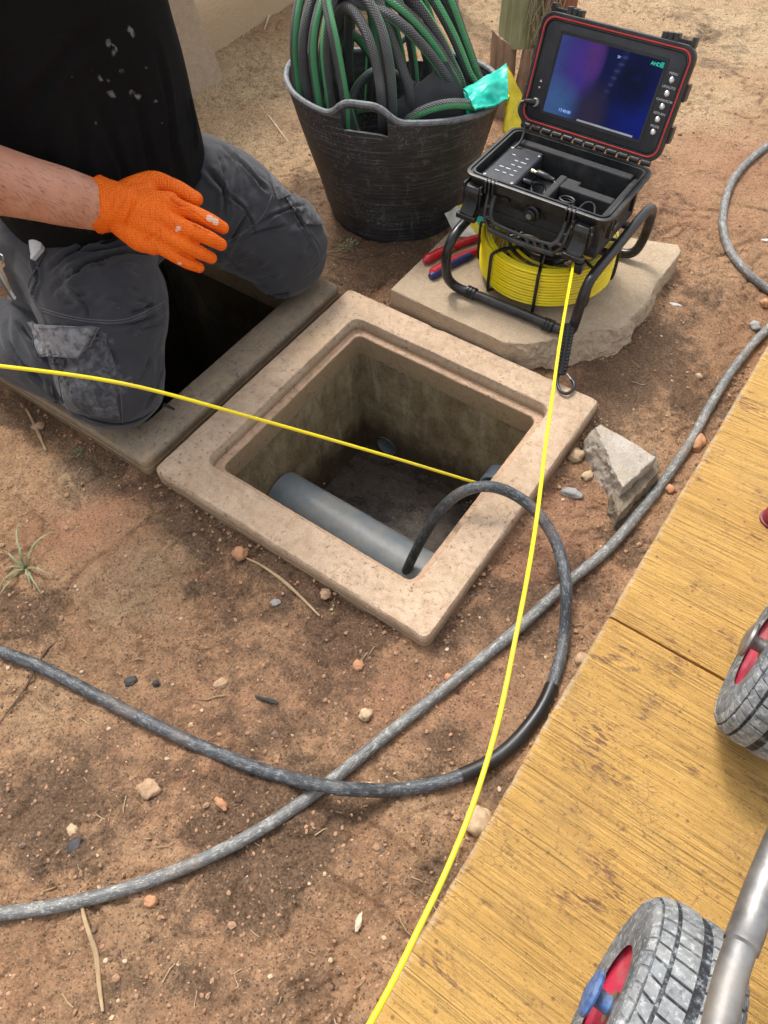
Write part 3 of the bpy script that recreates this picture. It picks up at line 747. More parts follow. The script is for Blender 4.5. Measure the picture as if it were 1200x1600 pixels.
HOSEM = m_hose()
def bkp(px, py, off):
    """point seen at px,py on the upright plane through the bucket centre, moved off metres towards the camera"""
    r = ray(px, py); t = ((BC + toC * off - Vector(CAM)).dot(toC)) / Vector(r).dot(toC); return Vector(CAM + r * t)
hose = thing('garden_hose', 'grey braided garden hose with green stripe coiled in the black bucket', 'hose', (BC.x, BC.y, .05))
LO = [  # each loop: (px, py, off) ; starts deep in the bucket, arches above, comes down again
    ([(500, 290, .0), (474, 205, .055), (456, 120, .05), (453, 50, .04), (468, -20, .0), (520, -80, -.05), (590, -60, -.09), (640, 60, -.10), (655, 230, -.06)], 2.6),
    ([(520, 290, .02), (492, 215, .075), (470, 130, .07), (466, 60, .06), (484, -10, .02), (530, -60, -.03), (575, -20, -.06), (600, 90, -.06), (610, 240, .0)], 4.6),
    ([(530, 290, .04), (505, 215, .09), (486, 130, .085), (482, 60, .07), (500, -10, .03), (545, -50, -.01), (590, -10, -.03), (625, 80, -.05), (640, 240, .0)], 2.4),
    ([(545, 290, .04), (521, 215, .10), (506, 140, .10), (500, 70, .085), (512, 0, .05), (548, -50, .02), (600, -50, .0), (650, 30, -.04), (700, 230, -.03)], 1.2),
    ([(560, 300, .03), (545, 230, .105), (530, 150, .13), (516, 70, .12), (502, 0, .08), (500, -60, .03), (540, -110, -.02), (620, -70, -.06), (680, 60, -.08), (690, 230, -.05)], 3.0),
    ([(500, 250, -.02), (505, 130, .0), (520, 30, .03), (548, 15, .06), (574, 55, .10), (590, 110, .13), (597, 170, .145), (600, 260, .10)], 4.1),
    ([(510, 250, -.04), (512, 100, -.03), (525, 0, .01), (560, -15, .05), (592, 35, .09), (608, 100, .125), (613, 175, .14), (615, 260, .10)], 5.0),
    ([(560, 240, -.05), (545, 100, -.05), (550, -20, -.01), (575, -45, .03), (598, 20, .07), (622, 90, .10), (643, 160, .115), (660, 250, .06)], 4.0),
    ([(600, 250, .0), (596, 130, .02), (585, 40, .03), (570, -40, .02), (600, -90, -.02), (660, -50, -.05), (720, 60, -.07), (735, 200, -.05)], 2.0),
    ([(700, 250, .02), (712, 165, .06), (690, 110, .08), (640, 50, .085), (590, 15, .07), (540, 10, .03), (500, 60, -.04), (480, 200, -.05)], 1.0),
    ([(720, 250, .0), (716, 150, .04), (695, 95, .055), (655, 40, .06), (610, 0, .05), (570, -20, .01), (520, 40, -.06), (500, 200, -.08)], 2.4),
    ([(735, 260, .0), (722, 160, .03), (702, 90, .04), (672, 35, .045), (635, -15, .04), (585, -60, .0), (540, -20, -.07), (520, 180, -.09)], 4.0),
    ([(770, 260, -.01), (752, 170, .0), (730, 110, .01), (705, 50, .015), (668, -15, .01), (620, -80, -.03), (560, -60, -.08), (540, 180, -.10)], 3.1),
    ([(775, 260, -.03), (762, 165, -.025), (745, 115, -.02), (722, 50, -.01), (696, -15, -.01), (640, -100, -.05), (590, -80, -.09), (575, 180, -.11)], 2.4),
    ([(600, 260, .05), (560, 215, .06), (540, 150, .02), (520, 110, -.03), (525, 60, -.06), (560, 60, -.09), (600, 130, -.08), (620, 240, -.05)], 4.0),
    ([(640, 300, .10), (632, 205, .14), (648, 181, .16), (682, 166, .165), (718, 162, .15), (744, 170, .11), (752, 200, .05), (735, 300, .0)], 1.9),
    ([(560, 260, .06), (550, 160, .0), (590, 110, -.06), (640, 130, -.08), (690, 160, -.06), (740, 240, .0)], 1.0),
    ([(500, 270, .0), (540, 190, -.03), (590, 170, -.05), (650, 185, -.03), (700, 240, .02)], 2.0),
]
for pts, tw in LO:
    P3 = spline([bkp(x + (8 if x < 540 and y < 240 else 0) + ((600 - x) * .42 if y > 240 else 0), y, o_ * (.6 if y > 240 else 1)) for x, y, o_ in pts], 9); mb = MB(); mb.tube(P3, .0100, 18, up=Vector((math.cos(tw), math.sin(tw), .3)))
    mb.build('hose_loop', HOSEM, hose)
# dark rubber flap and gloves over the edge
FLAPM = plain('dark_rubber_sheet', (.040, .040, .042), .62, wear=.3, sc=20, dust=(.09, .085, .08), dustamt=.6)
def sheet(corners, nu, nv, th, mat, name, parent=None, bulge=0, amp=.003, sc=14, seed=0):
    """bilinear sheet of four 3D corners with thickness and crumple"""
    a, b, c, d = [Vector(p) for p in corners]; nrm = (b - a).cross(d - a).normalized(); top = []; bot = []
    for j in range(nv + 1):
        for i in range(nu + 1):
            u, v = i / nu, j / nv; p = a * (1 - u) * (1 - v) + b * u * (1 - v) + c * u * v + d * (1 - u) * v
            p = p + nrm * (bulge * 4 * u * (1 - u) * (.3 + v * (1 - v) * 3) + mn.noise(p * sc + Vector((seed, 0, 0))) * amp + mn.noise(p * sc * 3) * amp * .4)
            top.append(p); bot.append(p - nrm * th)
    m = nu + 1; o_ = len(top); fs = []
    for j in range(nv):
        for i in range(nu):
            k = j * m + i; fs += [(k, k + 1, k + m + 1, k + m), (o_ + k + m, o_ + k + m + 1, o_ + k + 1, o_ + k)]
    for i in range(nu): k = i; fs.append((k + 1, k, o_ + k, o_ + k + 1)); k = nv * m + i; fs.append((k, k + 1, o_ + k + 1, o_ + k))
    for j in range(nv): k = j * m; fs.append((k, k + m, o_ + k + m, o_ + k)); k = j * m + nu; fs.append((k + m, k, o_ + k, o_ + k + m))
    mb = MB(); mb.add(top + bot, fs); return mb.build(name, mat, parent)
o = sheet([bkp(610, 165, .125), bkp(640, 215, .13), bkp(745, 185, .10), bkp(700, 96, .07)], 20, 20, .003, FLAPM, 'rubber_sheet', bulge=.006)
setp(o, 'dark square rubber sheet stuck among the hose loops in the bucket', 'rubber sheet')
TEAL = plain('teal_rubber', (.0, .50, .37), .38, wear=.12, sc=60, dust=(.02, .25, .2), dustamt=.5, bumpd=.0006); YEL = plain('yellow_rubber', (.80, .68, .015), .45, wear=.08, sc=60, dust=(.5, .42, .1), dustamt=.3)
CREAM = plain('cream_rubber', (.82, .80, .70), .5, wear=.08, sc=50, dust=(.45, .4, .3), dustamt=.35)
gl = thing('gauntlet_glove', 'teal and yellow rubber glove draped over the right rim of the bucket', 'glove', tuple(bkp(785, 140, .0)))
sheet([bkp(724, 138, .10), bkp(742, 172, .160), bkp(794, 155, .105), bkp(791, 101, .02)], 26, 22, .004, TEAL, 'glove_palm', gl, bulge=.008, amp=.007, sc=36, seed=3)
sheet([bkp(724, 143, .085), bkp(732, 180, .12), bkp(768, 176, .10), bkp(745, 138, .07)], 14, 14, .006, TEAL, 'glove_finger', gl, bulge=.006, amp=.006, sc=30, seed=6)
sheet([bkp(790, 102, .02), bkp(793, 152, .10), bkp(787, 208, .09), bkp(814, 150, .02)], 22, 26, .004, YEL, 'glove_cuff', gl, bulge=-.005, amp=.006, sc=20, seed=5)
sheet([bkp(792, 104, .01), bkp(815, 150, .01), bkp(811, 214, .05), bkp(787, 208, .08)], 22, 26, .004, YEL, 'glove_cuff', gl, bulge=.004, amp=.005, sc=24, seed=9)
g2 = thing('gauntlet_glove', 'cream yellow and teal rubber glove lying on the slab behind the pliers', 'glove', tuple(G(725, 345, .04)))
sheet([G(694, 333, .055), G(712, 369, .04), G(748, 372, .04), G(716, 322, .075)], 18, 14, .005, CREAM, 'glove_cuff', g2, bulge=.010, amp=.006, sc=26)
sheet([G(716, 322, .076), G(742, 366, .045), G(755, 362, .045), G(728, 317, .078)], 10, 16, .005, YEL, 'glove_stripe', g2, bulge=.004, amp=.004, sc=26)
sheet([G(728, 316, .079), G(753, 362, .045), G(800, 372, .04), G(765, 312, .07)], 18, 14, .005, TEAL, 'glove_palm', g2, bulge=.010, amp=.006, sc=26)
sheet([G(795, 372, .038), G(800, 388, .038), G(835, 386, .038), G(830, 368, .04)], 14, 8, .006, TEAL, 'glove_finger', g2, bulge=.008, amp=.004, sc=26)

# ------------------------------------------------------------------ inspection camera: case, monitor, cage and reel
BLKP = plain('black_plastic', (.013, .014, .015), .36, wear=.35, sc=90, bumpd=.0005, dust=(.15, .145, .13), dustamt=.32)
BLKP2 = plain('black_foam_tray', (.024, .025, .026), .75, wear=.3, sc=120, bumpd=.0008, dust=(.12, .11, .10), dustamt=.35)
BLKT = plain('black_painted_tube', (.014, .014, .016), .34, wear=.3, sc=70, dust=(.13, .12, .11), dustamt=.45)
BLKS = plain('black_rubber_smooth', (.010, .010, .011), .4, wear=.2, sc=70, dust=(.08, .08, .08), dustamt=.3)
CHROME = plain('chrome', (.72, .72, .72), .22, metal=1, wear=.1); STEEL = plain('dull_steel', (.42, .42, .41), .42, metal=1, wear=.25, sc=30)
REDR = plain('red_seal', (.52, .05, .045), .45, wear=.15); PRINT = plain('white_print', (.62, .62, .62), .6, wear=.05)
BRASS = plain('pale_brass', (.62, .55, .34), .3, metal=1)
CX0, CX1, CY0, CY1, CZ0, CZ1 = -.102, .197, .440, .634, .178, .276
ccx, ccy, chx, chy = (CX0 + CX1) / 2, (CY0 + CY1) / 2, (CX1 - CX0) / 2, (CY1 - CY0) / 2
cam_t = thing('inspection_camera', 'black pipe inspection camera case with open monitor on a yellow cable reel', 'inspection camera', (ccx, ccy, .033))
def rr(z, ix, r, n=8, m=5): return [Vector((x, y, z)) for x, y in rsq(chx - ix, r, n, m, ccx, ccy, chy - ix)]
mb = MB()
mb.rings([rr(CZ0, .022, .012), rr(CZ0 + .004, .017, .014), rr(CZ1 - .024, .010, .018), rr(CZ1 - .0235, .004, .02), rr(CZ1 - .006, .002, .02), rr(CZ1 - .0055, -.003, .022), rr(CZ1 - .001, -.003, .022), rr(CZ1, -.001, .021),
          rr(CZ1, .003, .019), rr(CZ1 - .003, .0038, .018), rr(CZ1 - .003, .0065, .017), rr(CZ1, .0072, .016), rr(CZ1, .011, .014), rr(CZ1 - .022, .0125, .013)], True, False)
mb.build('case_base', BLKP, cam_t)
# inner tray: shelf with two wells
mb = MB(); zt = CZ1 - .018
def tray_box(x0, x1, y0, y1, z0, z1): mb.box(((x0 + x1) / 2, (y0 + y1) / 2, (z0 + z1) / 2), ((x1 - x0) / 2, (y1 - y0) / 2, (z1 - z0) / 2))
ix0, ix1, iy0, iy1 = CX0 + .0125, CX1 - .0125, CY0 + .0125, CY1 - .0125
tray_box(ix0, ix1, iy0, iy1, CZ0 + .006, CZ0 + .03)
tray_box(ix0, ix0 + .012, iy0, iy1, CZ0 + .03, zt); tray_box(ix1 - .016, ix1, iy0, iy1, CZ0 + .03, zt)
tray_box(ix0 + .012, ix1 - .016, iy1 - .018, iy1, CZ0 + .03, zt + .006); tray_box(ix0 + .012, ix1 - .016, iy0, iy0 + .022, CZ0 + .03, zt)
tray_box(ix0 + .135, ix0 + .15, iy0 + .022, iy0 + .105, CZ0 + .03, zt); tray_box(ix0 + .15, ix1 - .016, iy0 + .068, iy0 + .088, CZ0 + .03, zt); tray_box(ix0 + .15, ix0 + .18, iy0 + .088, iy0 + .105, CZ0 + .03, zt - .002)
tray_box(ix0 + .012, ix0 + .072, iy1 - .055, iy1 - .018, CZ0 + .03, zt)
mb.build('foam_tray', BLKP2, cam_t, bevel=.003, smooth=False)
# control box
def boxo(name, c, h, mat, parent, bev=.003, rot=None, smooth=True):
    m_ = MB(); m_.box(c, h, rot); return m_.build(name, mat, parent, smooth, bevel=bev)
CBM = plain('control_box_plastic', (.030, .033, .040), .38, wear=.2, sc=80, dust=(.12, .12, .12), dustamt=.3)
cb = boxo('control_box', (ix0 + .045, iy0 + .070, zt - .010), (.036, .060, .017), CBM, cam_t, .004)
for sx in (-1, 1):
    for sy in (-1, 1):
        m_ = MB(); m_.lathe((ix0 + .045 + sx * .030, iy0 + .070 + sy * .054, zt + .0055), (0, 0, 1), [(.0028, 0), (.0028, .0025)], 12); m_.build('screw', STEEL, cb)
m_ = MB()
for r_ in range(5):
    for w_ in range(3): 
        if random.random() < .85: m_.box((ix0 + .030 + w_ * .015 + random.uniform(-.001, .001), iy0 + .040 + r_ * .016, zt + .0074), (random.uniform(.003, .0062), .0009, .0003))
m_.build('printed_text', PRINT, cb, smooth=False)
m_ = MB(); m_.lathe((ix0 + .082, iy0 + .083, zt + .000), (1, .0, 0), [(.0055, 0), (.0055, .006), (.004, .006), (.004, .012)], 16); m_.build('connector', BRASS, cam_t)
m_ = MB(); m_.lathe((ix0 + .082, iy0 + .052, zt - .004), (1, .0, 0), [(.006, 0), (.006, .016), (.0045, .018)], 16); m_.build('connector', BLKP, cam_t)
m_ = MB(); m_.lathe((ix0 + .094, iy0 + .083, zt + .000), (1, -.12, 0), [(.0065, 0), (.0078, .004), (.0078, .024), (.0062, .027), (.005, .040)], 18); m_.build('plug', BLKP, cam_t)
def wire(pts, r, mat, name, parent, n=8, k=8):
    m_ = MB(); m_.tube(spline(pts, k), r, n); return m_.build(name, mat, parent)
bx, by = ix0 + .132, iy0 + .078
wire([(bx, by, zt), (bx + .016, by - .012, zt - .006), (bx + .006, by - .034, zt - .018), (bx - .022, by - .038, zt - .014), (bx - .034, by - .018, zt - .008), (bx - .016, by - .002, zt - .016), (bx - .002, by - .03, zt - .03)], .0028, BLKS, 'cable', cam_t)
for k in range(5):
    cx_, cy_, rz_ = ix0 + .178, iy0 + .043, .018 - .0012 * k
    wire([(cx_ + rz_ * math.cos(a) * 1.1, cy_ + rz_ * math.sin(a) * .72 + .002 * k, CZ0 + .052 + .0045 * k) for a in [2 * math.pi * q / 14 for q in range(15)]], .0021, BLKS, 'coiled_lead', cam_t, 6, 3)
wire([(ix0 + .205, iy0 + .03, zt - .02), (ix0 + .215, iy0 + .05, zt - .004), (ix0 + .232, iy0 + .052, zt - .004), (ix0 + .245, iy0 + .03, zt - .018)], .0022, BLKS, 'cable', cam_t)
# hinges
m_list = 12
for k in range(m_list):
    x_ = CX0 + .020 + k * (CX1 - CX0 - .04) / (m_list - 1); m_ = MB(); m_.lathe((x_ - .0098, CY1 + .007, CZ1 + .004), (1, 0, 0), [(.0035, 0), (.0055, .0008), (.0055, .0188), (.0035, .0196)], 14); m_.build('hinge', BLKP, cam_t)
boxo('hinge_bar', (ccx, CY1 + .004, CZ1 - .008), (chx - .02, .004, .006), BLKP, cam_t, .002)
# lid (own axes: lx along X, lv up the lid, ln out of the screen)
TL = GX(848, 42, CX0 + .004); hy, hz = CY1 + .008, CZ1 + .007
LH = .190; ang = math.atan2(TL.z - hz, TL.y - hy)
lv = Vector((0, math.cos(ang), math.sin(ang))); ln = Vector((0, -math.sin(ang), math.cos(ang)))
def L(x, v, n=0): return Vector((x, hy, hz)) + lv * v + ln * n
def lr(ix, n, r, k=8, m=6): return [L(x, v, n) for x, v in rsq(chx - ix, r, k, m, ccx, LH / 2, LH / 2 - ix)]
lid = MB()
lid.rings([lr(.014, -.040, .016), lr(.008, -.036, .020), lr(.003, -.012, .022), lr(-.001, -.011, .024), lr(-.001, .0, .024), lr(.000, .0015, .023), lr(.0045, .0015, .0205), lr(.0052, -.0012, .020), lr(.0085, -.0012, .0185), lr(.0092, .0010, .018), lr(.0112, .0010, .017), lr(.0118, -.0030, .0165)], True, True)
lido = lid.build('lid', BLKP, cam_t)
m_ = MB(); m_.rings([lr(.0052, -.0015, .020), lr(.0053, .0008, .020), lr(.0062, .0014, .0195), lr(.0074, .0014, .019), lr(.0084, .0008, .0186), lr(.0085, -.0015, .0185)], False, False); m_.build('seal', REDR, lido)
PANELM = plain('monitor_panel', (.022, .024, .028), .5, wear=.2, sc=60, bumpd=.0002, dust=(.07, .07, .075), dustamt=.3)
m_ = MB(); m_.rings([lr(.012, -.0035, .016), lr(.0125, -.0008, .016), lr(.0135, -.0004, .015)], False, True); m_.build('monitor_panel', PANELM, lido)
# screen by corners in lid coordinates
SX0, SX1, SV0, SV1 = CX0 + .048, CX1 - .048, .030, .160
m_ = MB(); q_ = [[(SX0 - .005, SV0 - .005), (SX1 + .005, SV0 - .005), (SX1 + .005, SV1 + .005), (SX0 - .005, SV1 + .005)], [(SX0, SV0), (SX1, SV0), (SX1, SV1), (SX0, SV1)]]
m_.rings([[L(x, v, .0) for x, v in q_[0]], [L(x, v, .0012) for x, v in q_[0]], [L(x * 1, v, .0012) for x, v in q_[1]], [L(x, v, -.0002) for x, v in q_[1]]], False, False)
m_.build('screen_frame', BLKS, lido, smooth=False)
def m_screen():
    n = NT('lit_screen'); uv = n.n('ShaderNodeUVMap'); s = n.n('ShaderNodeSeparateXYZ'); n.i(s.inputs[0], uv.outputs[0]); U, V = s.outputs[0], s.outputs[1]
    def blob(cx, cy, rx, ry, soft=.5):
        a = n.math('POWER', n.math('DIVIDE', n.math('SUBTRACT', U, cx), rx), 2); b = n.math('POWER', n.math('DIVIDE', n.math('SUBTRACT', V, cy), ry), 2)
        return n.ramp(n.math('ADD', a, b), [(.0, 1.0), (1.0, 0.0)])
    wob = n.noise(5, 4, .5, co=uv.outputs[0])
    c = n.mix(n.ramp(U, [(0.0, 0.0), (.45, 1.0)]), (.045, .06, .22), (.005, .008, .05))
    c = n.mix(blob(.26, .72, .22, .55), c, (.060, .030, .23))
    c = n.mix(blob(.36, .85, .12, .4), c, (.085, .03, .17))
    c = n.mix(n.math('MULTIPLY', blob(.08, .15, .3, .4), .8), c, (.05, .12, .28))
    c = n.mix(n.math('MULTIPLY', blob(.46, .12, .2, .5), .9), c, (.030, .022, .045))
    c = n.mix(n.math('MULTIPLY', blob(.95, .25, .35, .7), .9), c, (.004, .012, .16))
    c = n.mix(n.math('MULTIPLY', blob(.80, .62, .26, .42), .9), c, (.002, .004, .016))
    # pale twisted streak of the pipe view
    d = n.math('ABSOLUTE', n.math('SUBTRACT', n.math('ADD', U, n.math('MULTIPLY', V, -.14)), n.math('ADD', .475, n.math('MULTIPLY', wob, .05))))
    st = n.math('MULTIPLY', n.ramp(d, [(.01, 1.0), (.035, 0.0)]), n.ramp(n.math('SINE', n.math('MULTIPLY', V, 70)), [(.0, .2), (.9, 1.0)]))
    st = n.math('MULTIPLY', st, n.ramp(V, [(.35, 0.0), (.6, 1.0)]))
    c = n.mix(n.math('MULTIPLY', st, .35), c, (.09, .12, .33))
    c = n.mix(n.ramp(n.noise(9, 5, .6, co=uv.outputs[0]), [(.5, 0.0), (.75, .3)]), c, (.012, .02, .12))
    n.i(n.b.inputs['Emission Color'], c); n.b.inputs['Emission Strength'].default_value = .42
    return n.out((.003, .003, .005), .08, spec=.05)
m_ = MB(); m_.add([L(SX0, SV0, .0001), L(SX1, SV0, .0001), L(SX1, SV1, .0001), L(SX0, SV1, .0001)], [(0, 1, 2, 3)], [[(0, 0), (1, 0), (1, 1), (0, 1)]])
scr = m_.build('screen', m_screen(), lido, smooth=False)
def emis(name, col, s):
    n = NT(name); n.i(n.b.inputs['Emission Color'], col); n.b.inputs['Emission Strength'].default_value = s; return n.out(col, .5)
boxo('painted_glare_bar', L((SX0 + SX1) / 2 + .03, SV0 + .0022, .0006), (.058, .0016, .0003), plain('painted_glare', (.45, .48, .5), .3), lido, 0, Matrix(((1, 0, 0), (0, lv.y, ln.y), (0, lv.z, ln.z))))  # glare along the screen's lower edge, painted as a pale strip
boxo('icon', L(SX1 - .004, SV1 - .007, .0005), (.003, .0045, .0002), emis('teal_icon', (.0, .12, .09), 1), scr, 0, Matrix(((1, 0, 0), (0, lv.y, ln.y), (0, lv.z, ln.z))))
def text(body, size, org, ex, ey, mat, name, parent, al='CENTER'):
    cu = bpy.data.curves.new(name, 'FONT'); cu.body = body; cu.size = size; cu.align_x = al; cu.align_y = 'CENTER'; cu.extrude = .00005; cu.resolution_u = 3
    t = bpy.data.objects.new(name, cu); COL.objects.link(t); dg = bpy.context.evaluated_depsgraph_get(); me = bpy.data.meshes.new_from_object(t.evaluated_get(dg)); bpy.data.objects.remove(t)
    ex = Vector(ex).normalized(); ey = Vector(ey).normalized(); ez = ex.cross(ey); org = Vector(org)
    for v in me.vertices: v.co = org + ex * v.co.x + ey * v.co.y + ez * v.co.z
    return link(name, me, mat, parent, smooth=False)
SG = emis('screen_text', (.16, .24, .5), 1); SGG = emis('screen_text_green', (.02, .30, .16), 1)
text('AHD', .0085, L(SX1 - .016, SV1 - .008, .0006), (1, 0, 0), lv, SGG, 'screen_text', scr)
text('17:40:00', .0075, L(SX0 + .044, SV0 + .010, .0006), (1, 0, 0), lv, SG, 'screen_text', scr)
text('SV', .006, L(SX0 + .118, SV1 - .012, .0006), (1, 0, 0), lv, SG, 'screen_text', scr)
for k, w_ in enumerate(['MENU', 'UP/AUTO', 'DOWN/SCAN', 'RETURN', 'MODE']):
    v_ = .135 - k * .0215; x_ = CX1 - .0275
    text(w_, .0058, L(x_, v_ + .0098, .0), (1, 0, 0), lv, PRINT, 'button_label', lido)
    m_ = MB(); m_.lathe(L(x_, v_, -.0005), ln, [(.0052, 0), (.0052, .0012), (.0045, .0020), (.0040, .0012), (.0036, .0012), (.0036, .0028), (.0028, .0036), (.0, .0038)], 20, cap1=False); m_.build('button', CHROME, lido)
jx, jv = CX0 + .028, .040
m_ = MB(); m_.lathe(L(jx, jv, -.0005), ln, [(.0085, 0), (.0085, .002), (.007, .004), (.005, .004)], 20); m_.build('socket', STEEL, lido)
m_ = MB(); m_.lathe(L(jx - .001, jv, .003), ln * .55 + Vector((-1, 0, 0)) * .85, [(.006, 0), (.0062, .010), (.0045, .014), (.0035, .022)], 16); m_.build('plug', BLKS, lido)
text('\u25B2', .006, L(jx, jv + .038, .0), (1, 0, 0), lv, PRINT, 'arrow_mark', lido); text('\u25BC', .005, L(jx, jv + .026, .0), (1, 0, 0), lv, PRINT, 'arrow_mark', lido)
pl = L(jx - .012, jv, .012)
wire([pl, pl + Vector((-.012, -.004, -.004)), L(jx - .02, jv - .02, .022), (CX0 + .026, CY1 - .012, CZ1 + .012), (CX0 + .032, CY1 - .035, CZ1 - .008), (CX0 + .018, CY1 - .07, zt - .008), (CX0 + .03, CY1 - .1, zt - .01)], .0026, BLKS, 'cable', cam_t)
# teeth on the lid front edge
for x0_, sgn in ((CX0 + .036, 1), (CX1 - .036, -1)):
    for k, (dx, hgt_, wd_) in enumerate([(-.022, .013, .004), (.010, .013, .0045), (.021, .012, .0045), (.032, .011, .0045)]):
        boxo('lid_rib', L(x0_ + sgn * dx, LH + hgt_ / 2 - .002, -.014), (wd_, hgt_ / 2 + .002, .009), BLKP, lido, .001, Matrix(((1, 0, 0), (0, lv.y, ln.y), (0, lv.z, ln.z))))
    for k in range(7):
        boxo('lid_serration', L(x0_ + sgn * (-.017 + k * .0036), LH + .0025, -.014), (.0011, .004, .008), BLKP, lido, .0004, Matrix(((1, 0, 0), (0, lv.y, ln.y), (0, lv.z, ln.z))))
for v_ in (.05, .12):
    for x_ in (CX0 - .002, CX1 + .002): boxo('lid_rib', L(x_, v_, -.016), (.004, .014, .010), BLKP, lido, .001, Matrix(((1, 0, 0), (0, lv.y, ln.y), (0, lv.z, ln.z))))
# front: latches, handle, lock, ribs
yf = CY0 + .006
def front_ribs(x, n=3):
    for k in range(n): boxo('case_rib', (x + (k - (n - 1) / 2) * .008, yf - .006, CZ1 - .012), (.0018, .008, .012), BLKP, cam_t, .0006)
front_ribs(CX0 + .058); front_ribs(CX1 - .072)
for k, xl in enumerate((CX0 + .024, CX1 - .042)):
    m_ = MB()
    prof = [(-.004, .004), (-.016, .003), (-.021, -.006), (-.019, -.018), (-.026, -.034), (-.036, -.044), (-.036, -.052), (-.026, -.050), (-.014, -.038), (-.008, -.022)]
    m_.prism([Vector((xl - .015, yf + a, CZ1 - .022 + b)) for a, b in prof], (.030, 0, 0)); lt = m_.build('latch', BLKP, cam_t, smooth=True, bevel=.0016)
    boxo('latch_pad', (xl, yf - .032, CZ1 - .074), (.022, .006, .0055), BLKP, lt, .0025)
    boxo('latch_side', (xl - .018, yf - .006, CZ1 - .036), (.002, .012, .022), BLKP, lt, .001); boxo('latch_side', (xl + .018, yf - .006, CZ1 - .036), (.002, .012, .022), BLKP, lt, .001)
    m_ = MB(); m_.lathe((xl - .021, yf - .014, CZ1 - .028), (1, 0, 0), [(.0022, 0), (.0022, .042)], 10); m_.build('latch_pin', CHROME, lt)
hx0, hx1 = CX0 + .058, CX1 - .070; hyy = yf - .020
hd = MB(); zt2 = CZ1 - .032
for s_, xx in ((1, hx0), (-1, hx1)):
    hd.tube(spline([(xx - s_ * .004, yf - .004, zt2 + .004), (xx - s_ * .002, yf - .014, zt2 - .018), (xx + s_ * .002, hyy, zt2 - .040), (xx + s_ * .016, hyy - .004, zt2 - .056)], 5), .0034, 8, flat=1.4)
    hd.tube(spline([(xx + s_ * .009, yf - .004, zt2 + .004), (xx + s_ * .010, yf - .014, zt2 - .016), (xx + s_ * .014, hyy, zt2 - .032), (xx + s_ * .026, hyy - .004, zt2 - .044)], 5), .0030, 8, flat=1.4)
    hd.tube([(xx - s_ * .002, yf - .013, zt2 - .016), (xx + s_ * .011, yf - .013, zt2 - .018)], .003, 6)
    hd.tube([(xx + s_ * .003, hyy, zt2 - .036), (xx + s_ * .016, hyy, zt2 - .034)], .0034, 6)
n_ = 40
hd.tube([(hx0 + .014 + (hx1 - hx0 - .028) * k / 10, hyy - .004, zt2 - .056 - .004 * math.sin(math.pi * k / 10)) for k in range(11)], .0056, 10)
hd.tube([(hx0 + .024 + (hx1 - hx0 - .048) * k / 10, hyy - .003, zt2 - .040 - .004 * math.sin(math.pi * k / 10)) for k in range(11)], .0032, 8)
nb = 8
for k in range(nb):
    x_ = hx0 + .026 + (hx1 - hx0 - .052) * k / (nb - 1); s_ = 1 if k < nb / 2 else -1
    hd.tube([(x_, hyy - .003, zt2 - .042), (x_ - s_ * .008, hyy - .004, zt2 - .058)], .0032, 6)
hd.build('handle', plain('dusty_black_plastic', (.035, .036, .038), .5, wear=.3, sc=80, dust=(.16, .15, .14), dustamt=.5), cam_t)
lx = (hx0 + hx1) / 2 + .004
m_ = MB(); m_.lathe((lx, yf + .002, CZ1 - .040), (0, -1, 0), [(.016, 0), (.016, .004), (.0135, .006), (.0115, .006), (.011, .012), (.009, .014), (.0065, .0142)], 28); kn = m_.build('valve_knob', BLKP, cam_t)
m_ = MB(); m_.lathe((lx, yf - .0118, CZ1 - .040), (0, -1, 0), [(.0058, 0), (.0058, .0012), (.0, .0014)], 20, cap1=False); m_.build('lock', STEEL, kn)
m_ = MB(); m_.lathe((hx0 + .030, yf + .002, CZ1 - .036), (0, -1, 0), [(.009, 0), (.009, .003), (.0, .0032)], 20, cap1=False); m_.build('boss', BLKP, cam_t)
for v_ in (0, 1): boxo('case_rib', (CX1 - .004, CY0 + .03 + v_ * .10, CZ1 - .03), (.004, .003, .022), BLKP, cam_t, .001)
boxo('strap_slot', (CX1 - .003, CY0 + .045, CZ1 - .034), (.005, .010, .005), BLKP, cam_t, .001)
# cage of bent tube
ra = .0102
xa, xb, yF, yB, zl, zh = -.092, .196, .396, .690, .045, .172
def cage(x, s):
    return [(x + s * .30 * .0, 0, 0)]
front = [(xa, CY1 - .03, zh), (xa, .48, zh), (xa, .425, zh), (xa - .001, .388, zh - .012), (xa - .002, .372, zh - .04), (xa - .001, .374, .085), (xa + .006, .386, .056), (xa + .030, .392, zl), (xa + .075, .394, zl), (.05, .395, zl), (xb - .075, .396, zl), (xb - .03, .396, zl),
         (xb - .006, .392, .056), (xb + .001, .386, .085), (xb + .003, .388, zh - .04), (xb + .003, .400, zh - .010), (xb + .003, .425, zh + .002), (xb + .003, .50, zh + .003), (xb + .003, .60, zh + .003), (xb + .004, .66, zh + .003), (xb + .004, .695, zh - .012), (xb + .004, .706, zh - .045), (xb + .002, .702, .08), (xb - .006, .692, .055), (xb - .03, .688, zl), (xb - .08, .687, zl),
         (.05, .687, zl), (xa + .05, .687, zl), (xa + .008, .690, .056), (xa, .698, .09), (xa, .704, zh - .04), (xa, .692, zh - .01), (xa, .66, zh), (xa, CY1 - .05, zh)]
m_ = MB(); m_.tube(spline(front, 6), ra, 18); cg = m_.build('tube_frame', BLKT, cam_t)
for x_ in (xa + .052, xb - .052):
    m_ = MB(); m_.lathe((x_ - .014, .3945, zl), (1, 0, 0), [(.0102, 0), (.0130, .001), (.0130, .006), (.0120, .0065), (.0130, .008), (.0130, .013), (.0120, .0135), (.0130, .015), (.0130, .022), (.0102, .024)], 20); m_.build('tape_wrap', BLKS, cg)
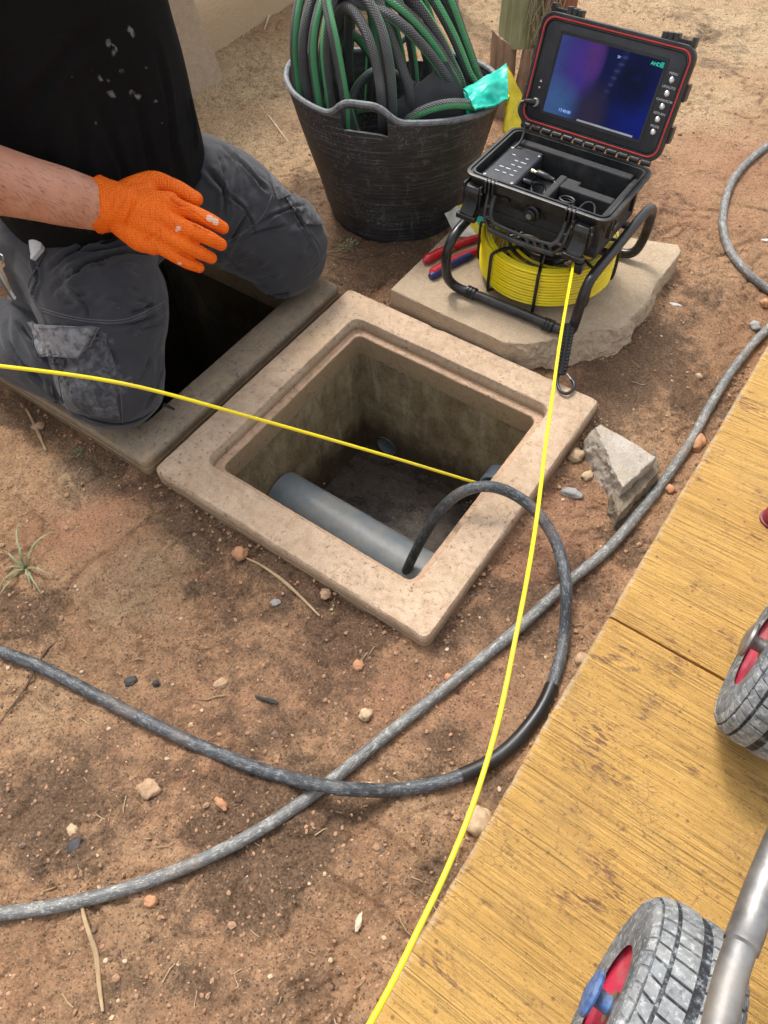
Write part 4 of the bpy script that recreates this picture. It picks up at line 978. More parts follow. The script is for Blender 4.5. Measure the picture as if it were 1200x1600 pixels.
for y_ in (.50, .60):
    boxo('cross_bar', (ccx, y_, CZ0 - .006), (chx + .004, .008, .004), BLKT, cam_t, .001)
# reel
RC = Vector((.048, .548, 0)); YC = plain('yellow_cable', (.88, .71, .010), .36, wear=.08, sc=40, bumpd=.0002, dust=(.42, .31, .08), dustamt=.55)
reel = MB(); nturn = 12; cr = .0032
prev = None
for lay, rad in ((0, .1390), (1, .1316), (2, .1252)):
    m_ = MB()
    pts = []
    for k in range(nturn * 64 + 1):
        a = 2 * math.pi * k / 64; t = k / 64
        rr_ = rad + .0005 * math.sin(t * 7.3 + lay) + (.0003 * math.sin(a * 3 + t))
        pts.append(RC + Vector((rr_ * math.cos(a), rr_ * math.sin(a) * .985, .052 + cr + t * .0068 + .0005 * math.sin(a * 2 + t * 3))))
    m_.tube(pts, cr, 8); m_.build('cable_coil', YC, cam_t)
# loose inner turns seen above the hub
for k in range(5):
    pts = [RC + Vector(((.118 - .006 * k) * math.cos(a) + .004 * k, (.115 - .006 * k) * math.sin(a) + .004, .070 + .012 * k + .006 * math.sin(a + k))) for a in [2 * math.pi * q / 30 for q in range(31)]]
    m_ = MB(); m_.tube(pts, cr, 8); m_.build('cable_coil', YC, cam_t)
m_ = MB(); m_.lathe(RC + Vector((.004, 0, .036)), (0, 0, 1), [(.05, 0), (.05, .006), (.017, .010), (.015, .10), (.02, .15)], 24); m_.build('reel_hub', BLKP, cam_t)
for k in range(8):
    a = 2 * math.pi * (k + .42) / 8; ca, sa = math.cos(a), math.sin(a)
    def rp_(r, z): return RC + Vector((r * ca, r * sa, z))
    wire([rp_(.02, .125), rp_(.08, .130), rp_(.115, .139), rp_(.139, .138), rp_(.1455, .130), rp_(.1465, .09), rp_(.1455, .052), rp_(.136, .046), rp_(.08, .044), rp_(.03, .044)], .0035, BLKS, 'reel_wire', cam_t, 8, 4)
for z_, r_ in ((.126, .074), (.045, .09)):
    wire([RC + Vector((r_ * math.cos(a), r_ * math.sin(a), z_)) for a in [2 * math.pi * q / 32 for q in range(33)]], .0026, BLKS, 'reel_wire', cam_t, 8, 2)
# camera head spring parked inside the reel
wire([RC + Vector(p) for p in ((.03, .02, .128), (-.01, .03, .132), (-.045, -.02, .136))], .004, YC, 'cable_end', cam_t)
m_ = MB(); m_.lathe(RC + Vector((-.045, -.02, .136)), (-.55, -.8, -.04), [(.0042, 0), (.0062, .002), (.0062, .012), (.0048, .014), (.0048, .024), (.0058, .026), (.0058, .036), (.004, .040)], 16); m_.build('camera_head', CHROME, cam_t)
wire([RC + Vector(p) for p in ((-.07, .04, .16), (-.065, -.01, .132), (-.02, -.055, .128), (.04, -.06, .13), (.085, -.03, .145), (.09, .0, .17))], .0032, BLKS, 'cable', cam_t)
# cable guide block under the case front
boxo('cable_guide', (.163, .428, .176), (.012, .010, .010), BLKP, cam_t, .002)

# lanyard and snap hook hanging from the cage corner
CORD = NT('paracord'); a_ = CORD.noise(400, 3); CORD = CORD.out((.012, .012, .013), .8, CORD.bump(a_, .0008))
la = thing('lanyard', 'black braided cord loop with snap hook hanging from the cage corner', 'lanyard', (xb, .38, .08))
c0 = Vector((xb - .006, .380, .082)); c1 = G(876, 585, .022)
m_ = MB(); nk = 15
dv = (c1 - c0)
sd1 = dv.cross(Vector((0, 0, 1))).normalized(); sd2 = dv.cross(sd1).normalized()
for k in range(nk):
    p = c0 + dv * (k / nk) - sd2 * .004 * math.sin(math.pi * k / nk)
    for s in (-1, 1):
        q = [p + sd1 * (s * .0082 * math.cos(b)) + sd2 * (.0082 * math.sin(b)) + dv.normalized() * (.0045 * math.sin(b * .5 + s)) for b in [math.pi * (j / 8 - .15) * 1.3 for j in range(9)]]
        m_.tube(q, .0032, 7)
m_.tube([c0, c1], .0070, 8); m_.build('cord_braid', CORD, la)
hk = lambda pts: [G(x, y, z) for x, y, z in pts]
wire(hk([(879, 582, .022), (872, 588, .016), (871, 600, .010), (876, 611, .008), (886, 615, .008), (895, 609, .008), (897, 600, .009), (893, 593, .010)]), .0033, BLKT, 'snap_hook', la, 10, 8)
wire(hk([(893, 594, .010), (887, 586, .015), (882, 581, .021)]), .0017, CHROME, 'snap_gate', la, 8, 4)

# ------------------------------------------------------------------ pliers
REDH = plain('red_handle', (.48, .012, .022), .33, wear=.12, dust=(.3, .05, .05), dustamt=.3); BLUH = plain('blue_handle', (.018, .03, .13), .4, wear=.15)
pli = thing('pliers', 'red and blue handled pliers lying on the slab left of the reel', 'pliers', tuple(G(700, 400, .045)))
zA = .043
piv = G(792, 352, zA)
def handle(pA, pB, name):
    a, b = G(*pA, zA), G(*pB, zA); m = MB(); pts = []; rs = []
    for k in range(15):
        t = k / 14; pts.append(a + (b - a) * t + Vector((0, 0, 1)).cross(b - a).normalized() * .006 * math.sin(math.pi * t)); rs.append(.0112 * (1 - .25 * t) * (math.sqrt(max(.05, 1 - (1 - min(1, t / .08)) ** 2))) * (.85 if t > .95 else 1))
    m.tube(pts, rs, 14, up=(0, 0, 1), flat=1.0); o = m.build(name, REDH, pli)
    return o, pts
h1, p1 = handle((661, 409), (747, 371), 'handle'); h2, p2 = handle((671, 430), (746, 391), 'handle')
m_ = MB(); m_.tube([p + Vector((0, 0, -.0022)) - (Vector((0, 0, 1)).cross(p2[-1] - p2[0]).normalized() * .0035) for p in p2[:13]], [.0070] + [.0102] * 11 + [.0075], 12); m_.build('grip_inlay', BLUH, h2)
ex_ = (p2[8] - p2[1]).normalized(); out_ = (Vector(CAM) - p2[4]).normalized(); ey_ = out_.cross(ex_).normalized(); dn_ = ex_.cross(ey_)
text('KNIPEX', .0085, p2[4] + out_ * .0117 - ey_ * .0045, ex_, ey_, REDH, 'lettering', h2)
for a_, b_ in ((p1[-1], piv), (p2[-1], piv + Vector((.008, -.004, 0)))):
    m_ = MB(); m_.tube([a_, (a_ + b_) / 2, b_, b_ + (b_ - a_).normalized() * .012], [.0048, .0055, .008, .008], 10, flat=.6); m_.build('plier_arm', STEEL, pli)
m_ = MB(); e_ = (piv - p1[-1]).normalized(); m_.tube([piv, piv + e_ * .02, piv + e_ * .045], [.009, .010, .005], 10); m_.build('jaw', STEEL, pli)

# ------------------------------------------------------------------ hoses over the soil
def m_jet(name, c1, c2, worn, amt, sc=18):
    n = NT(name); uv = n.n('ShaderNodeUVMap'); mp = n.n('ShaderNodeMapping'); n.i(mp.inputs[0], uv.outputs[0]); mp.inputs['Scale'].default_value = (2.2, 13, 1)
    a = n.noise(sc, 7, .68); u = n.noise(3.2, 7, .7, co=mp.outputs[0]); f = n.noise(280, 4)
    c = n.mix(n.ramp(a, [(.3, 0.0), (.7, 1.0)]), c1, c2)
    c = n.mix(n.ramp(u, [(.52, 0.0), (.60, amt)]), c, worn); c = n.mix(n.ramp(n.noise(10, 8, .8, co=mp.outputs[0], dist=.8), [(.55, 0.0), (.61, .85)]), c, tuple(min(1, x * 1.8) for x in worn))
    c = n.mix(n.ramp(n.noise(60, 6, .7), [(.56, 0.0), (.68, amt * .7)]), c, tuple(x * 1.4 for x in worn))
    c = n.mix(n.ramp(n.noise(9, 5), [(.55, 0.0), (.75, .5)]), c, (.22, .15, .10))
    return n.out(c, n.ramp(a, [(.3, .38), (.7, .6)]), n.bump(f, .0006, 1, n.bump(u, .0012)), spec=.5)
JET = m_jet('worn_black_hose', (.026, .029, .033), (.065, .07, .076), (.17, .18, .185), .6)
OLDH = m_jet('old_grey_hose', (.085, .088, .085), (.155, .155, .148), (.33, .32, .29), .6, 12)
def lay(pts, r, dz=0):
    """pts: (px,py[,z above ground]) -> points resting on the ground"""
    out = []
    for p in pts:
        z = p[2] if len(p) > 2 else None
        if z is None:
            g = G(p[0], p[1], -.03)
            for _ in range(3): g = G(p[0], p[1], float(np.mean(gh(np.array([g.x, g.x + .02, g.x - .02, g.x, g.x]), np.array([g.y, g.y, g.y, g.y + .02, g.y - .02])))) + r * .85 + dz)
            out.append(g)
        else: out.append(G(p[0], p[1], z))
    return out
rA = .0094
A = lay([(-160, 1440), (-60, 1435), (0, 1428), (100, 1413), (200, 1387), (300, 1350), (400, 1300), (500, 1233), (600, 1152), (700, 1072), (800, 990), (890, 908), (950, 858), (1000, 800), (1040, 748), (1080, 688), (1112, 630), (1152, 568), (1200, 514), (1260, 470)], rA)
A += lay([(1330, 470), (1290, 490), (1240, 475), (1200, 452), (1163, 422), (1137, 385), (1129, 340), (1143, 285), (1180, 243), (1240, 205), (1340, 180)], rA)[2:]
o = None
m_ = MB(); m_.tube(spline(A, 12), rA, 20); ho = m_.build('grey_hose', OLDH); setp(ho, 'old weathered grey hose curving from bottom left to the right edge beside the path', 'hose')
rB = .0100
B = lay([(-170, 960), (-80, 985), (0, 1017), (50, 1036), (100, 1060), (200, 1112), (300, 1160), (400, 1200), (450, 1215)], rB) + [G(515, 1229, .005), G(560, 1234, -.004)] + lay([(620, 1234), (700, 1219), (780, 1181), (838, 1119), (868, 1055), (882, 990)], rB) + \
    [G(885, 930, -.004), G(883, 905, .004), G(872, 855, .012), G(848, 812, .030), G(818, 782, .048), G(780, 763, .062), G(745, 761, .060), G(712, 775, .035), G(686, 800, -.02), G(665, 832, -.09), G(650, 860, -.15), G(638, 885, -.20), G(630, 905, -.25), G(628, 930, -.31)]
Bs = spline(B, 12)
jh = thing('jetting_hose', 'worn black jetting hose looping over the soil and down into the manhole', 'hose', tuple(B[0]))
m_ = MB(); m_.tube(Bs, rB, 20); m_.build('hose_run', JET, jh)
i0 = 12 * 12; sl_ = [p for p in Bs if True]
seg = []
for p in Bs:
    v = (np.array(p) - CAM) @ R; qx, qy = v[0] / v[2] * FPX + 600, v[1] / v[2] * FPX + 800
    if 715 < qx < 880 and 1068 < qy < 1215: seg.append(p)
m_ = MB(); m_.tube(seg, rB + .0011, 20); m_.build('hose_sleeve', plain('black_sleeve', (.010, .010, .011), .38, wear=.2, sc=50, dust=(.05, .05, .05), dustamt=.5), jh)

# yellow push-rod cable: out of the reel, past the camera, round and back from the left into the pit
ycab = [(.165, .520, .155), (.166, .470, .170), G(901, 388, .176), G(893, 430, .188), G(884, 480, .20), G(874, 540, .22), G(863, 620, .245), G(852, 700, .27), G(840, 800, .285), G(826, 890, .30), G(805, 1000, .31), G(780, 1120, .32), G(745, 1240, .325), G(702, 1350, .33), G(650, 1460, .335), G(600, 1560, .34), G(540, 1660, .34), G(430, 1800, .33)]
ycab += [(.12, -1.10, .26), (-.35, -1.35, .12), (-.80, -1.30, .10), (-1.05, -.95, .2)]
ycab += [G(-260, 560, .40), G(-120, 563, .41), G(0, 572, .40), G(200, 601, .335), G(400, 654, .225), G(600, 711, .095), G(700, 741, .02), G(740, 753, -.03), G(762, 756, -.15), (.165, .20, -.26), (.165, .245, -.262)]
m_ = MB(); m_.tube(spline(ycab, 14), .0028, 12); o = m_.build('push_cable', YC); setp(o, 'taut yellow cable running from the reel across the scene and into the manhole', 'cable')

# ------------------------------------------------------------------ cart at the right edge
def m_tyre(name, dark):
    n = NT(name); a = n.noise(26, 7, .7); b = n.noise(120, 7, .75); k = n.attr('block')
    lo, hi = ((.10, .115, .13), (.20, .22, .24)) if not dark else ((.085, .095, .105), (.20, .215, .225))
    c = n.mix(n.ramp(a, [(.38, 0.0), (.62, 1.0)]), lo, hi)
    if not dark: c = n.mix(n.math('MULTIPLY', n.math('ADD', n.math('MULTIPLY', k, .45), .35), n.ramp(b, [(.32, .25), (.6, 1.0)])), c, (.36, .355, .33))
    c = n.mix(n.ramp(b, [(.52, 0.0), (.64, .75)]), c, (.50, .53, .54))
    c = n.mix(n.ramp(n.noise(48, 6, .7), [(.54, 0.0), (.64, .7)]), c, (.06, .07, .085))
    if dark:
        sx = n.n('ShaderNodeSeparateXYZ'); n.i(sx.inputs[0], n.tc.outputs['Object']); rr2 = n.math('SQRT', n.math('ADD', n.math('POWER', sx.outputs[1], 2), n.math('POWER', sx.outputs[2], 2)))
        c = n.mix(n.math('MULTIPLY', n.ramp(n.math('MULTIPLY', rr2, 5), [(.575, 0.0), (.60, 1.0)]), n.ramp(b, [(.45, 1.0), (.62, .4)])), c, (.02, .022, .026))
    return n.out(c, .78, n.bump(b, .0012), spec=.3)
TYRE = m_tyre('dusty_tread', False); TYRED = m_tyre('dusty_tyre', True)
REDRIM = plain('red_rim', (.52, .03, .07), .4, wear=.2, sc=60, dust=(.55, .30, .30), dustamt=.6)
BLUECAP = plain('scuffed_blue_cap', (.06, .13, .30), .55, wear=.5, sc=130, dust=(.42, .42, .45), dustamt=.8)
DUSTSTEEL = plain('dusty_steel', (.25, .245, .24), .46, metal=.7, wear=.45, sc=34, dust=(.36, .32, .27), dustamt=.9, bumpd=.0008)
RW, WW = .128, .050
def tyre_prof(a, lift=0.0):
    sn, cs = math.sin(a), math.cos(a)
    sx = (WW + lift) * math.copysign(abs(sn) ** .74, sn) * (1 - .12 * max(0, -cs)); r = (RW - .036) + (.036 + lift) * math.copysign(abs(cs) ** (.62 if cs > 0 else 1), cs)
    if cs < 0: sx = math.copysign((WW + lift) * (.86 + .14 * abs(sn)), sn)
    return sx, r
def tyre_mesh():
    nu, nv = 220, 60; vs = []
    for i in range(nu):
        t = 2 * math.pi * i / nu
        for j in range(nv + 1):
            a = math.radians(-146 + 292 * j / nv); sx, r = tyre_prof(a)
            if 1.42 < abs(a) < 1.50: sx *= 1.02
            r += mn.noise(Vector((math.cos(t) * 3, math.sin(t) * 3, a * 2))) * .0006
            vs.append((sx, r * math.cos(t), r * math.sin(t)))
    m = nv + 1; fs = []
    for i in range(nu):
        i2 = (i + 1) % nu
        for j in range(nv): fs.append((i * m + j, i * m + j + 1, i2 * m + j + 1, i2 * m + j))
    me = bpy.data.meshes.new('tyre'); me.from_pydata(vs, [], fs); me.materials.append(TYRED); me.polygons.foreach_set('use_smooth', [True] * len(me.polygons)); me.update(); return me
def tread_mesh():
    """rows of separate raised rubber blocks round the tyre"""
    mb = MB(); rows = [(-1.24, -.95), (-.86, -.52), (-.42, -.05), (.05, .42), (.52, .86), (.95, 1.24)]; N = 44; tone = []
    for ri, (a0, a1) in enumerate(rows):
        out = ri in (0, 5)
        for k in range(N):
            t0 = 2 * math.pi * (k + (.5 if ri % 2 else 0) + .05) / N; t1 = t0 + 2 * math.pi / N * .83; sk = .045 * (1 if ri < 3 else -1) * (1 if ri % 2 else .4)
            nb_a, nb_t = 3, 3; top = []; bot = []; wear = random.uniform(.0018, .0030) * (.7 if out else 1)
            for q in range(nb_t + 1):
                for p in range(nb_a + 1):
                    fa, ft = p / nb_a, q / nb_t; a = a0 + (a1 - a0) * fa; t = t0 + (t1 - t0) * ft + sk * (fa - .5)
                    edge = p in (0, nb_a) or q in (0, nb_t); lf = wear - (.0005 if edge else 0); sx, r = tyre_prof(a, lf); top.append((sx, r * math.cos(t), r * math.sin(t)))
                    e = .94; a_ = (a0 + a1) / 2 + (a - (a0 + a1) / 2) / e; t_ = (t0 + t1) / 2 + (t - (t0 + t1) / 2) / e; sx, r = tyre_prof(a_, -.0008); bot.append((sx, r * math.cos(t_), r * math.sin(t_)))
            m = nb_a + 1; o_ = len(top); fs = []
            for q in range(nb_t):
                for p in range(nb_a): z = q * m + p; fs.append((z, z + 1, z + m + 1, z + m))
            for p in range(nb_a): fs.append((p + 1, p, o_ + p, o_ + p + 1)); z = nb_t * m + p; fs.append((z, z + 1, o_ + z + 1, o_ + z))
            for q in range(nb_t): z = q * m; fs.append((z, z + m, o_ + z + m, o_ + z)); z = q * m + nb_a; fs.append((z + m, z, o_ + z, o_ + z + m))
            mb.add(top + bot, fs); tone += [random.random()] * (len(top) + len(bot))
    me = mb.mesh('tread'); at = me.attributes.new('block', 'FLOAT', 'POINT'); at.data.foreach_set('value', np.array(tone, dtype=np.float32)); me.materials.append(TYRE); me.update(); return me
TM = tyre_mesh(); TRM = tread_mesh()
def rim_mesh():
    mb = MB(); prof = [(.072, -.030), (.0755, -.0425), (.075, -.046), (.071, -.0465), (.066, -.040), (.052, -.038), (.050, -.020), (.046, -.014), (.030, -.013), (.026, -.020), (.0, -.021)]
    mb.lathe((0, 0, 0), (1, 0, 0), [(r, h) for r, h in prof], 64, cap0=False, cap1=False)
    mb.lathe((0, 0, 0), (1, 0, 0), [(r, -h) for r, h in prof], 64, cap0=False, cap1=False)
    mb.lathe((0, 0, 0), (1, 0, 0), [(.080, -.028), (.080, .028)], 64, cap0=False, cap1=False)
    return mb
RM = rim_mesh().mesh('rim'); RM.materials.append(REDRIM); RM.polygons.foreach_set('use_smooth', [True] * len(RM.polygons))
cart = thing('cart', 'steel tube cart on pneumatic wheels with red rims at the right edge', 'cart', (.90, -.35, PZ))
WX = .757
def wheel(y, x, capm):
    w = bpy.data.objects.new('wheel', None); COL.objects.link(w); w.parent = cart; w.location = Vector((x, y, PZ + RW + .001)) - Vector(cart.location)
    ra_ = random.uniform(0, 6)
    for nm, me in (('tyre', TM), ('tread', TRM), ('rim', RM)):
        o = bpy.data.objects.new(nm, me); COL.objects.link(o); o.parent = w; o.rotation_euler = (ra_, 0, 0)
    mb = MB(); mb.lathe((-.020, 0, 0), (-1, 0, 0), [(.010, 0), (.010, .035), (.0245, .037), (.0255, .0395), (.0235, .043), (.012, .046), (.0, .047)], 28, cap1=False)
    o = mb.build('hub_cap', capm); o.parent = w
    mb = MB(); mb.lathe((-.014, 0, 0), (-1, 0, 0), [(.017, 0), (.017, .026), (.012, .027)], 24); o = mb.build('hub', STEEL); o.parent = w
wheel(-.602, WX + .010, BLUECAP); wheel(-.120, WX + .003, DUSTSTEEL)
wheel(-.622, WX + .44, BLUECAP); wheel(-.132, WX + .44, DUSTSTEEL)
for y_ in (-.622, -.132):
    m_ = MB(); m_.tube([(WX + .02, y_, PZ + RW), (WX + .42, y_, PZ + RW)], .009, 14); m_.build('axle', STEEL, cart)
ts = G(1172, 1440, .37)
rail = [G(1090, 1760, .41), G(1112, 1660, .40), G(1133, 1560, .385), G(1150, 1500, .376), ts, G(1196, 1375, .37), G(1240, 1270, .37), G(1285, 1190, .37), G(1340, 1150, .37), G(1450, 1190, .37)]
m_ = MB(); m_.tube(spline(rail, 8), .0125, 24); rl = m_.build('frame_tube', DUSTSTEEL, cart)
sl2 = spline([G(1158, 1478, .3745), ts, G(1196, 1375, .37), G(1240, 1270, .37)], 8)
m_ = MB(); m_.tube([sl2[0]] + sl2, [.0125] + [.0140] * len(sl2), 24); m_.build('tube_sleeve', DUSTSTEEL, rl)
for y_ in (-.622, -.132):
    m_ = MB(); m_.tube([(WX + .085, y_, PZ + RW), (WX + .10, y_, .28), (ts.x + .03 if y_ > -.3 else ts.x + .05, y_, .365)], .0105, 14); m_.build('strut', DUSTSTEEL, cart)
boxo('deck', (WX + .26, -.35, .372), (.14, .26, .006), DUSTSTEEL, cart, .003)
kb = thing('red_cap', 'dark red plastic cap poking in at the right edge on the yellow path', 'cap', (.672, .165, PZ))
m_ = MB(); kc = G(1212, 806, .035); m_.lathe((kc.x, kc.y, PZ), (0, 0, 1), [(.017, 0), (.0185, .003), (.0185, .020), (.015, .026), (.0, .028)], 30, cap1=False); m_.build('cap_body', plain('dark_red_plastic', (.20, .02, .04), .4), kb)
m_ = MB(); m_.lathe((kc.x, kc.y, PZ + .0005), (0, 0, 1), [(.0215, 0), (.0215, .004), (.018, .005)], 30); m_.build('cap_flange', plain('dark_red_plastic_edge', (.16, .02, .03), .5), kb)

# ------------------------------------------------------------------ the kneeling man
def eval_mesh(ob):
    dg = bpy.context.evaluated_depsgraph_get(); me = bpy.data.meshes.new_from_object(ob.evaluated_get(dg)); return me
def fuse(mb, voxel, smooth=6, fac=.5):
    me = mb.mesh('tmp'); bm = bmesh.new(); bm.from_mesh(me); bmesh.ops.recalc_face_normals(bm, faces=bm.faces); bm.to_mesh(me); bm.free()
    o = bpy.data.objects.new('tmp', me); COL.objects.link(o)
    m = o.modifiers.new('r', 'REMESH'); m.mode = 'VOXEL'; m.voxel_size = voxel
    if smooth: s = o.modifiers.new('s', 'SMOOTH'); s.iterations = smooth; s.factor = fac
    r = eval_mesh(o); bpy.data.objects.remove(o); return r
def limb(mb, pts, rs, n=22, k=6, flat=1.0, up=None):
    """round-ended tapering limb through points with radii"""
    P = spline(pts, k); m = len(pts) - 1; RR = []
    for i in range(len(P)):
        t = i / k; a = min(int(t), m - 1); f = t - a; f = f * f * (3 - 2 * f); RR.append(rs[a] * (1 - f) + rs[min(a + 1, m)] * f)
    d0 = (P[0] - P[1]).normalized(); d1 = (P[-1] - P[-2]).normalized()
    pre = [(P[0] + d0 * RR[0] * math.sin(a), RR[0] * math.cos(a)) for a in (1.45, 1.15, .8, .4)]
    post = [(P[-1] + d1 * RR[-1] * math.sin(a), RR[-1] * math.cos(a)) for a in (.4, .8, 1.15, 1.45)]
    allp = pre + list(zip(P, RR)) + post
    mb.tube([p for p, r in allp], [r for p, r in allp], n, flat=flat, up=up)
def co_no(me):
    n = len(me.vertices); co = np.empty(n * 3); me.vertices.foreach_get('co', co); no = np.empty(n * 3); me.vertices.foreach_get('normal', no)
    return co.reshape(-1, 3), no.reshape(-1, 3)
def bvh(me): 
    return BVHTree.FromPolygons([v.co for v in me.vertices], [tuple(p.vertices) for p in me.polygons])
def hit(T, px, py):
    d = Vector(ray(px, py)).normalized(); loc, nor, i, _ = T.ray_cast(Vector(CAM), d)
    if loc is None: return None, None
    return loc, (nor if nor.dot(d) < 0 else -nor)
def near_line(co, P):
    best = np.full(len(co), 1e9); tt = np.zeros(len(co)); n = len(P) - 1
    for i in range(n):
        a = np.array(P[i]); b = np.array(P[i + 1]); ab = b - a; L2 = ab @ ab + 1e-12
        t = np.clip(((co - a) @ ab) / L2, 0, 1); d = np.linalg.norm(co - a - t[:, None] * ab, axis=1)
        m = d < best; best[m] = d[m]; tt[m] = (i + t[m]) / n
    return best, tt
FS = 1.0; FW = 1.0
def folds(me, T, strokes):
    """strokes: (pixel polyline, width, depth); a soft furrow with ridges either side, fading towards its ends"""
    co, no = co_no(me); disp = np.zeros(len(co))
    for st, w, dp in strokes:
        P = [hit(T, x, y)[0] for x, y in st]; P = [p for p in P if p is not None]
        if len(P) < 2: continue
        P = spline(P, 5) if len(P) > 2 else P
        d, t = near_line(co, P); fade = np.clip(np.minimum(t, 1 - t) / .3, 0, 1) ** .7 * (.25 + .75 * (np.minimum(t, 1 - t) > 0))
        wv = w * FW * (1 + .25 * np.sin(t * 9))
        dp = dp * FS; disp += fade * (-dp * np.exp(-(d / wv) ** 2) + .55 * dp * np.exp(-((d - 1.9 * wv) / (1.1 * wv)) ** 2))
    co = co + no * disp[:, None]; me.vertices.foreach_set('co', co.ravel()); me.update()
def drape(T, corners, nu, nv, lift, th, mat, name, parent, puff=0, sag=None):
    a, b, c, d = corners; top = []; bot = []
    nrm_all = []
    for j in range(nv + 1):
        for i in range(nu + 1):
            u, v = i / nu, j / nv; x = a[0] * (1 - u) * (1 - v) + b[0] * u * (1 - v) + c[0] * u * v + d[0] * (1 - u) * v; y = a[1] * (1 - u) * (1 - v) + b[1] * u * (1 - v) + c[1] * u * v + d[1] * (1 - u) * v
            loc, nor = hit(T, x, y)
            if loc is None:
                loc, nor, _i, _d = T.find_nearest(top[-1] if top and (top[-1] - D(x, y, 1.55)).length < .05 else D(x, y, 1.58))
                if nor.dot(Vector(ray(x, y))) > 0: nor = -nor
            nrm_all.append(nor); top.append(loc)
    A = Vector((0, 0, 0))
    for n_ in nrm_all: A += n_
    A.normalize(); m = nu + 1; P = []
    for k, (p, n_) in enumerate(zip(top, nrm_all)):
        i, j = k % m, k // m; u, v = i / nu, j / nv; nn = (n_ * .35 + A * .65).normalized(); q = 16 * u * (1 - u) * v * (1 - v)
        P.append(p + nn * (lift + puff * q)); bot.append(p + nn * (lift - th))
    o_ = len(P); fs = []
    for j in range(nv):
        for i in range(nu):
            k = j * m + i; fs += [(k, k + 1, k + m + 1, k + m), (o_ + k + m, o_ + k + m + 1, o_ + k + 1, o_ + k)]
    for i in range(nu): k = i; fs.append((k + 1, k, o_ + k, o_ + k + 1)); k = nv * m + i; fs.append((k, k + 1, o_ + k + 1, o_ + k))
    for j in range(nv): k = j * m; fs.append((k, k + m, o_ + k + m, o_ + k)); k = j * m + nu; fs.append((k + m, k, o_ + k, o_ + k + m))
    mb = MB(); mb.add(P + bot, fs); return mb.build(name, mat, parent)
def seam(T, st, r, mat, name, parent, lift=.0004):
    P = []
    S = [Vector((x, y, 0)) for x, y in st]; S = spline(S, 8) if len(S) > 2 else [S[0].lerp(S[1], k / 10) for k in range(11)]
    for s in S:
        l, n_ = hit(T, s.x, s.y)
        if l is not None: P.append(l + n_ * lift)
    for k in range(1, len(P)):
        if (P[k] - P[k - 1]).length > .03: P = P[:k] if k > len(P) / 2 else P[k:]; break
    if len(P) < 3: return
    mb = MB(); mb.tube(P, r, 6); return mb.build(name, mat, parent)
def setattr_pts(me, name, L, T):
    """soft marks (pixel centre, radius m, strength) stored on the cloth"""
    co, _ = co_no(me); v = np.zeros(len(co))
    for (px, py), r, s in L:
        l, _n = hit(T, px, py)
        if l is None: continue
        d2 = ((co - np.array(l)) ** 2).sum(1); v = np.maximum(v, s * np.exp(-d2 / (r * r)))
    at = me.attributes.new(name, 'FLOAT', 'POINT'); at.data.foreach_set('value', v.astype(np.float32))

def m_cloth(name, c1, c2, dustc, fine=900, dsc=70, sheen=.2, attr='dust', amt=.85, rough=.85):
    n = NT(name); a = n.noise(10, 5, .6); w = n.noise(fine, 2, .5); m_ = n.noise(dsc, 6, .7, dist=.5)
    c = n.mix(n.ramp(a, [(.3, 0.0), (.7, 1.0)]), c1, c2); c = n.mix(n.ramp(w, [(.35, .3), (.6, 0.0)]), c, tuple(x * .5 for x in c1))
    d = n.attr(attr); dm = n.ramp(n.math('MULTIPLY', d, n.math('ADD', n.math('MULTIPLY', m_, 2.4), -.35)), [(.30, 0.0), (.80, amt)])
    c = n.mix(dm, c, dustc)
    sp = n.vor(60, out=0); ms = n.n('ShaderNodeSeparateColor'); n.i(ms.inputs[0], n.vor(60, out=1))
    c = n.mix(n.math('MULTIPLY', n.ramp(sp, [(.05, 1.0), (.09, 0.0)]), n.ramp(ms.outputs[0], [(.9, 0.0), (.92, .5)])), c, dustc)
    cr = n.noise(1, 2, .5, co=n.co(scale=(22, 13, 48), rot=(.3, .5, 0)), dist=1.0); m = n.out(c, rough, n.bump(w, .0007, 1, n.bump(m_, .0012, .6, n.bump(cr, .0035, .7))), spec=.2)
    n.b.inputs['Sheen Weight'].default_value = sheen; n.b.inputs['Sheen Roughness'].default_value = .5
    return m
TRO = m_cloth('grey_work_trousers', (.038, .039, .045), (.055, .056, .063), (.27, .27, .28), amt=.85)
TROD = m_cloth('dark_trouser_panel', (.018, .019, .024), (.028, .029, .036), (.2, .2, .2), amt=.5)
SHI = m_cloth('black_cotton', (.0030, .0030, .0034), (.0048, .0048, .0052), (.19, .19, .19), dsc=190, sheen=.0, amt=.95, rough=.9)
NAVY = m_cloth('navy_cloth', (.010, .012, .020), (.014, .017, .028), (.1, .1, .12))
WHT = plain('white_pocket_lining', (.60, .61, .62), .85, wear=.12, sc=50, bumpd=.0012, dust=(.35, .33, .3), dustamt=.4)
STITCH = plain('grey_stitching', (.10, .10, .11), .8)
def m_skin():
    n = NT('skin'); a = n.noise(24, 5, .6); f = n.noise(420, 4, .6)
    hair = n.noise(1, 3, .6, co=n.co(scale=(180, 900, 900), rot=(0, .6, .9)))
    c = n.mix(n.ramp(a, [(.3, 0.0), (.7, 1.0)]), (.50, .225, .14), (.60, .31, .205))
    c = n.mix(n.ramp(f, [(.6, 0.0), (.8, .35)]), c, (.45, .17, .11)); c = n.mix(n.ramp(hair, [(.30, .4), (.38, 0.0)]), c, (.12, .07, .045))
    m = n.out(c, .52, n.bump(f, .0004, 1, n.bump(a, .001)), spec=.4)
    n.b.inputs['Subsurface Weight'].default_value = .12; n.b.inputs['Subsurface Radius'].default_value = (.012, .005, .003); n.b.inputs['Subsurface Scale'].default_value = .5
    return m
SKIN = m_skin()
man = thing('person', 'kneeling man in black shirt and grey work trousers wearing an orange glove', 'person', (-.66, 0, 0))
V = Vector
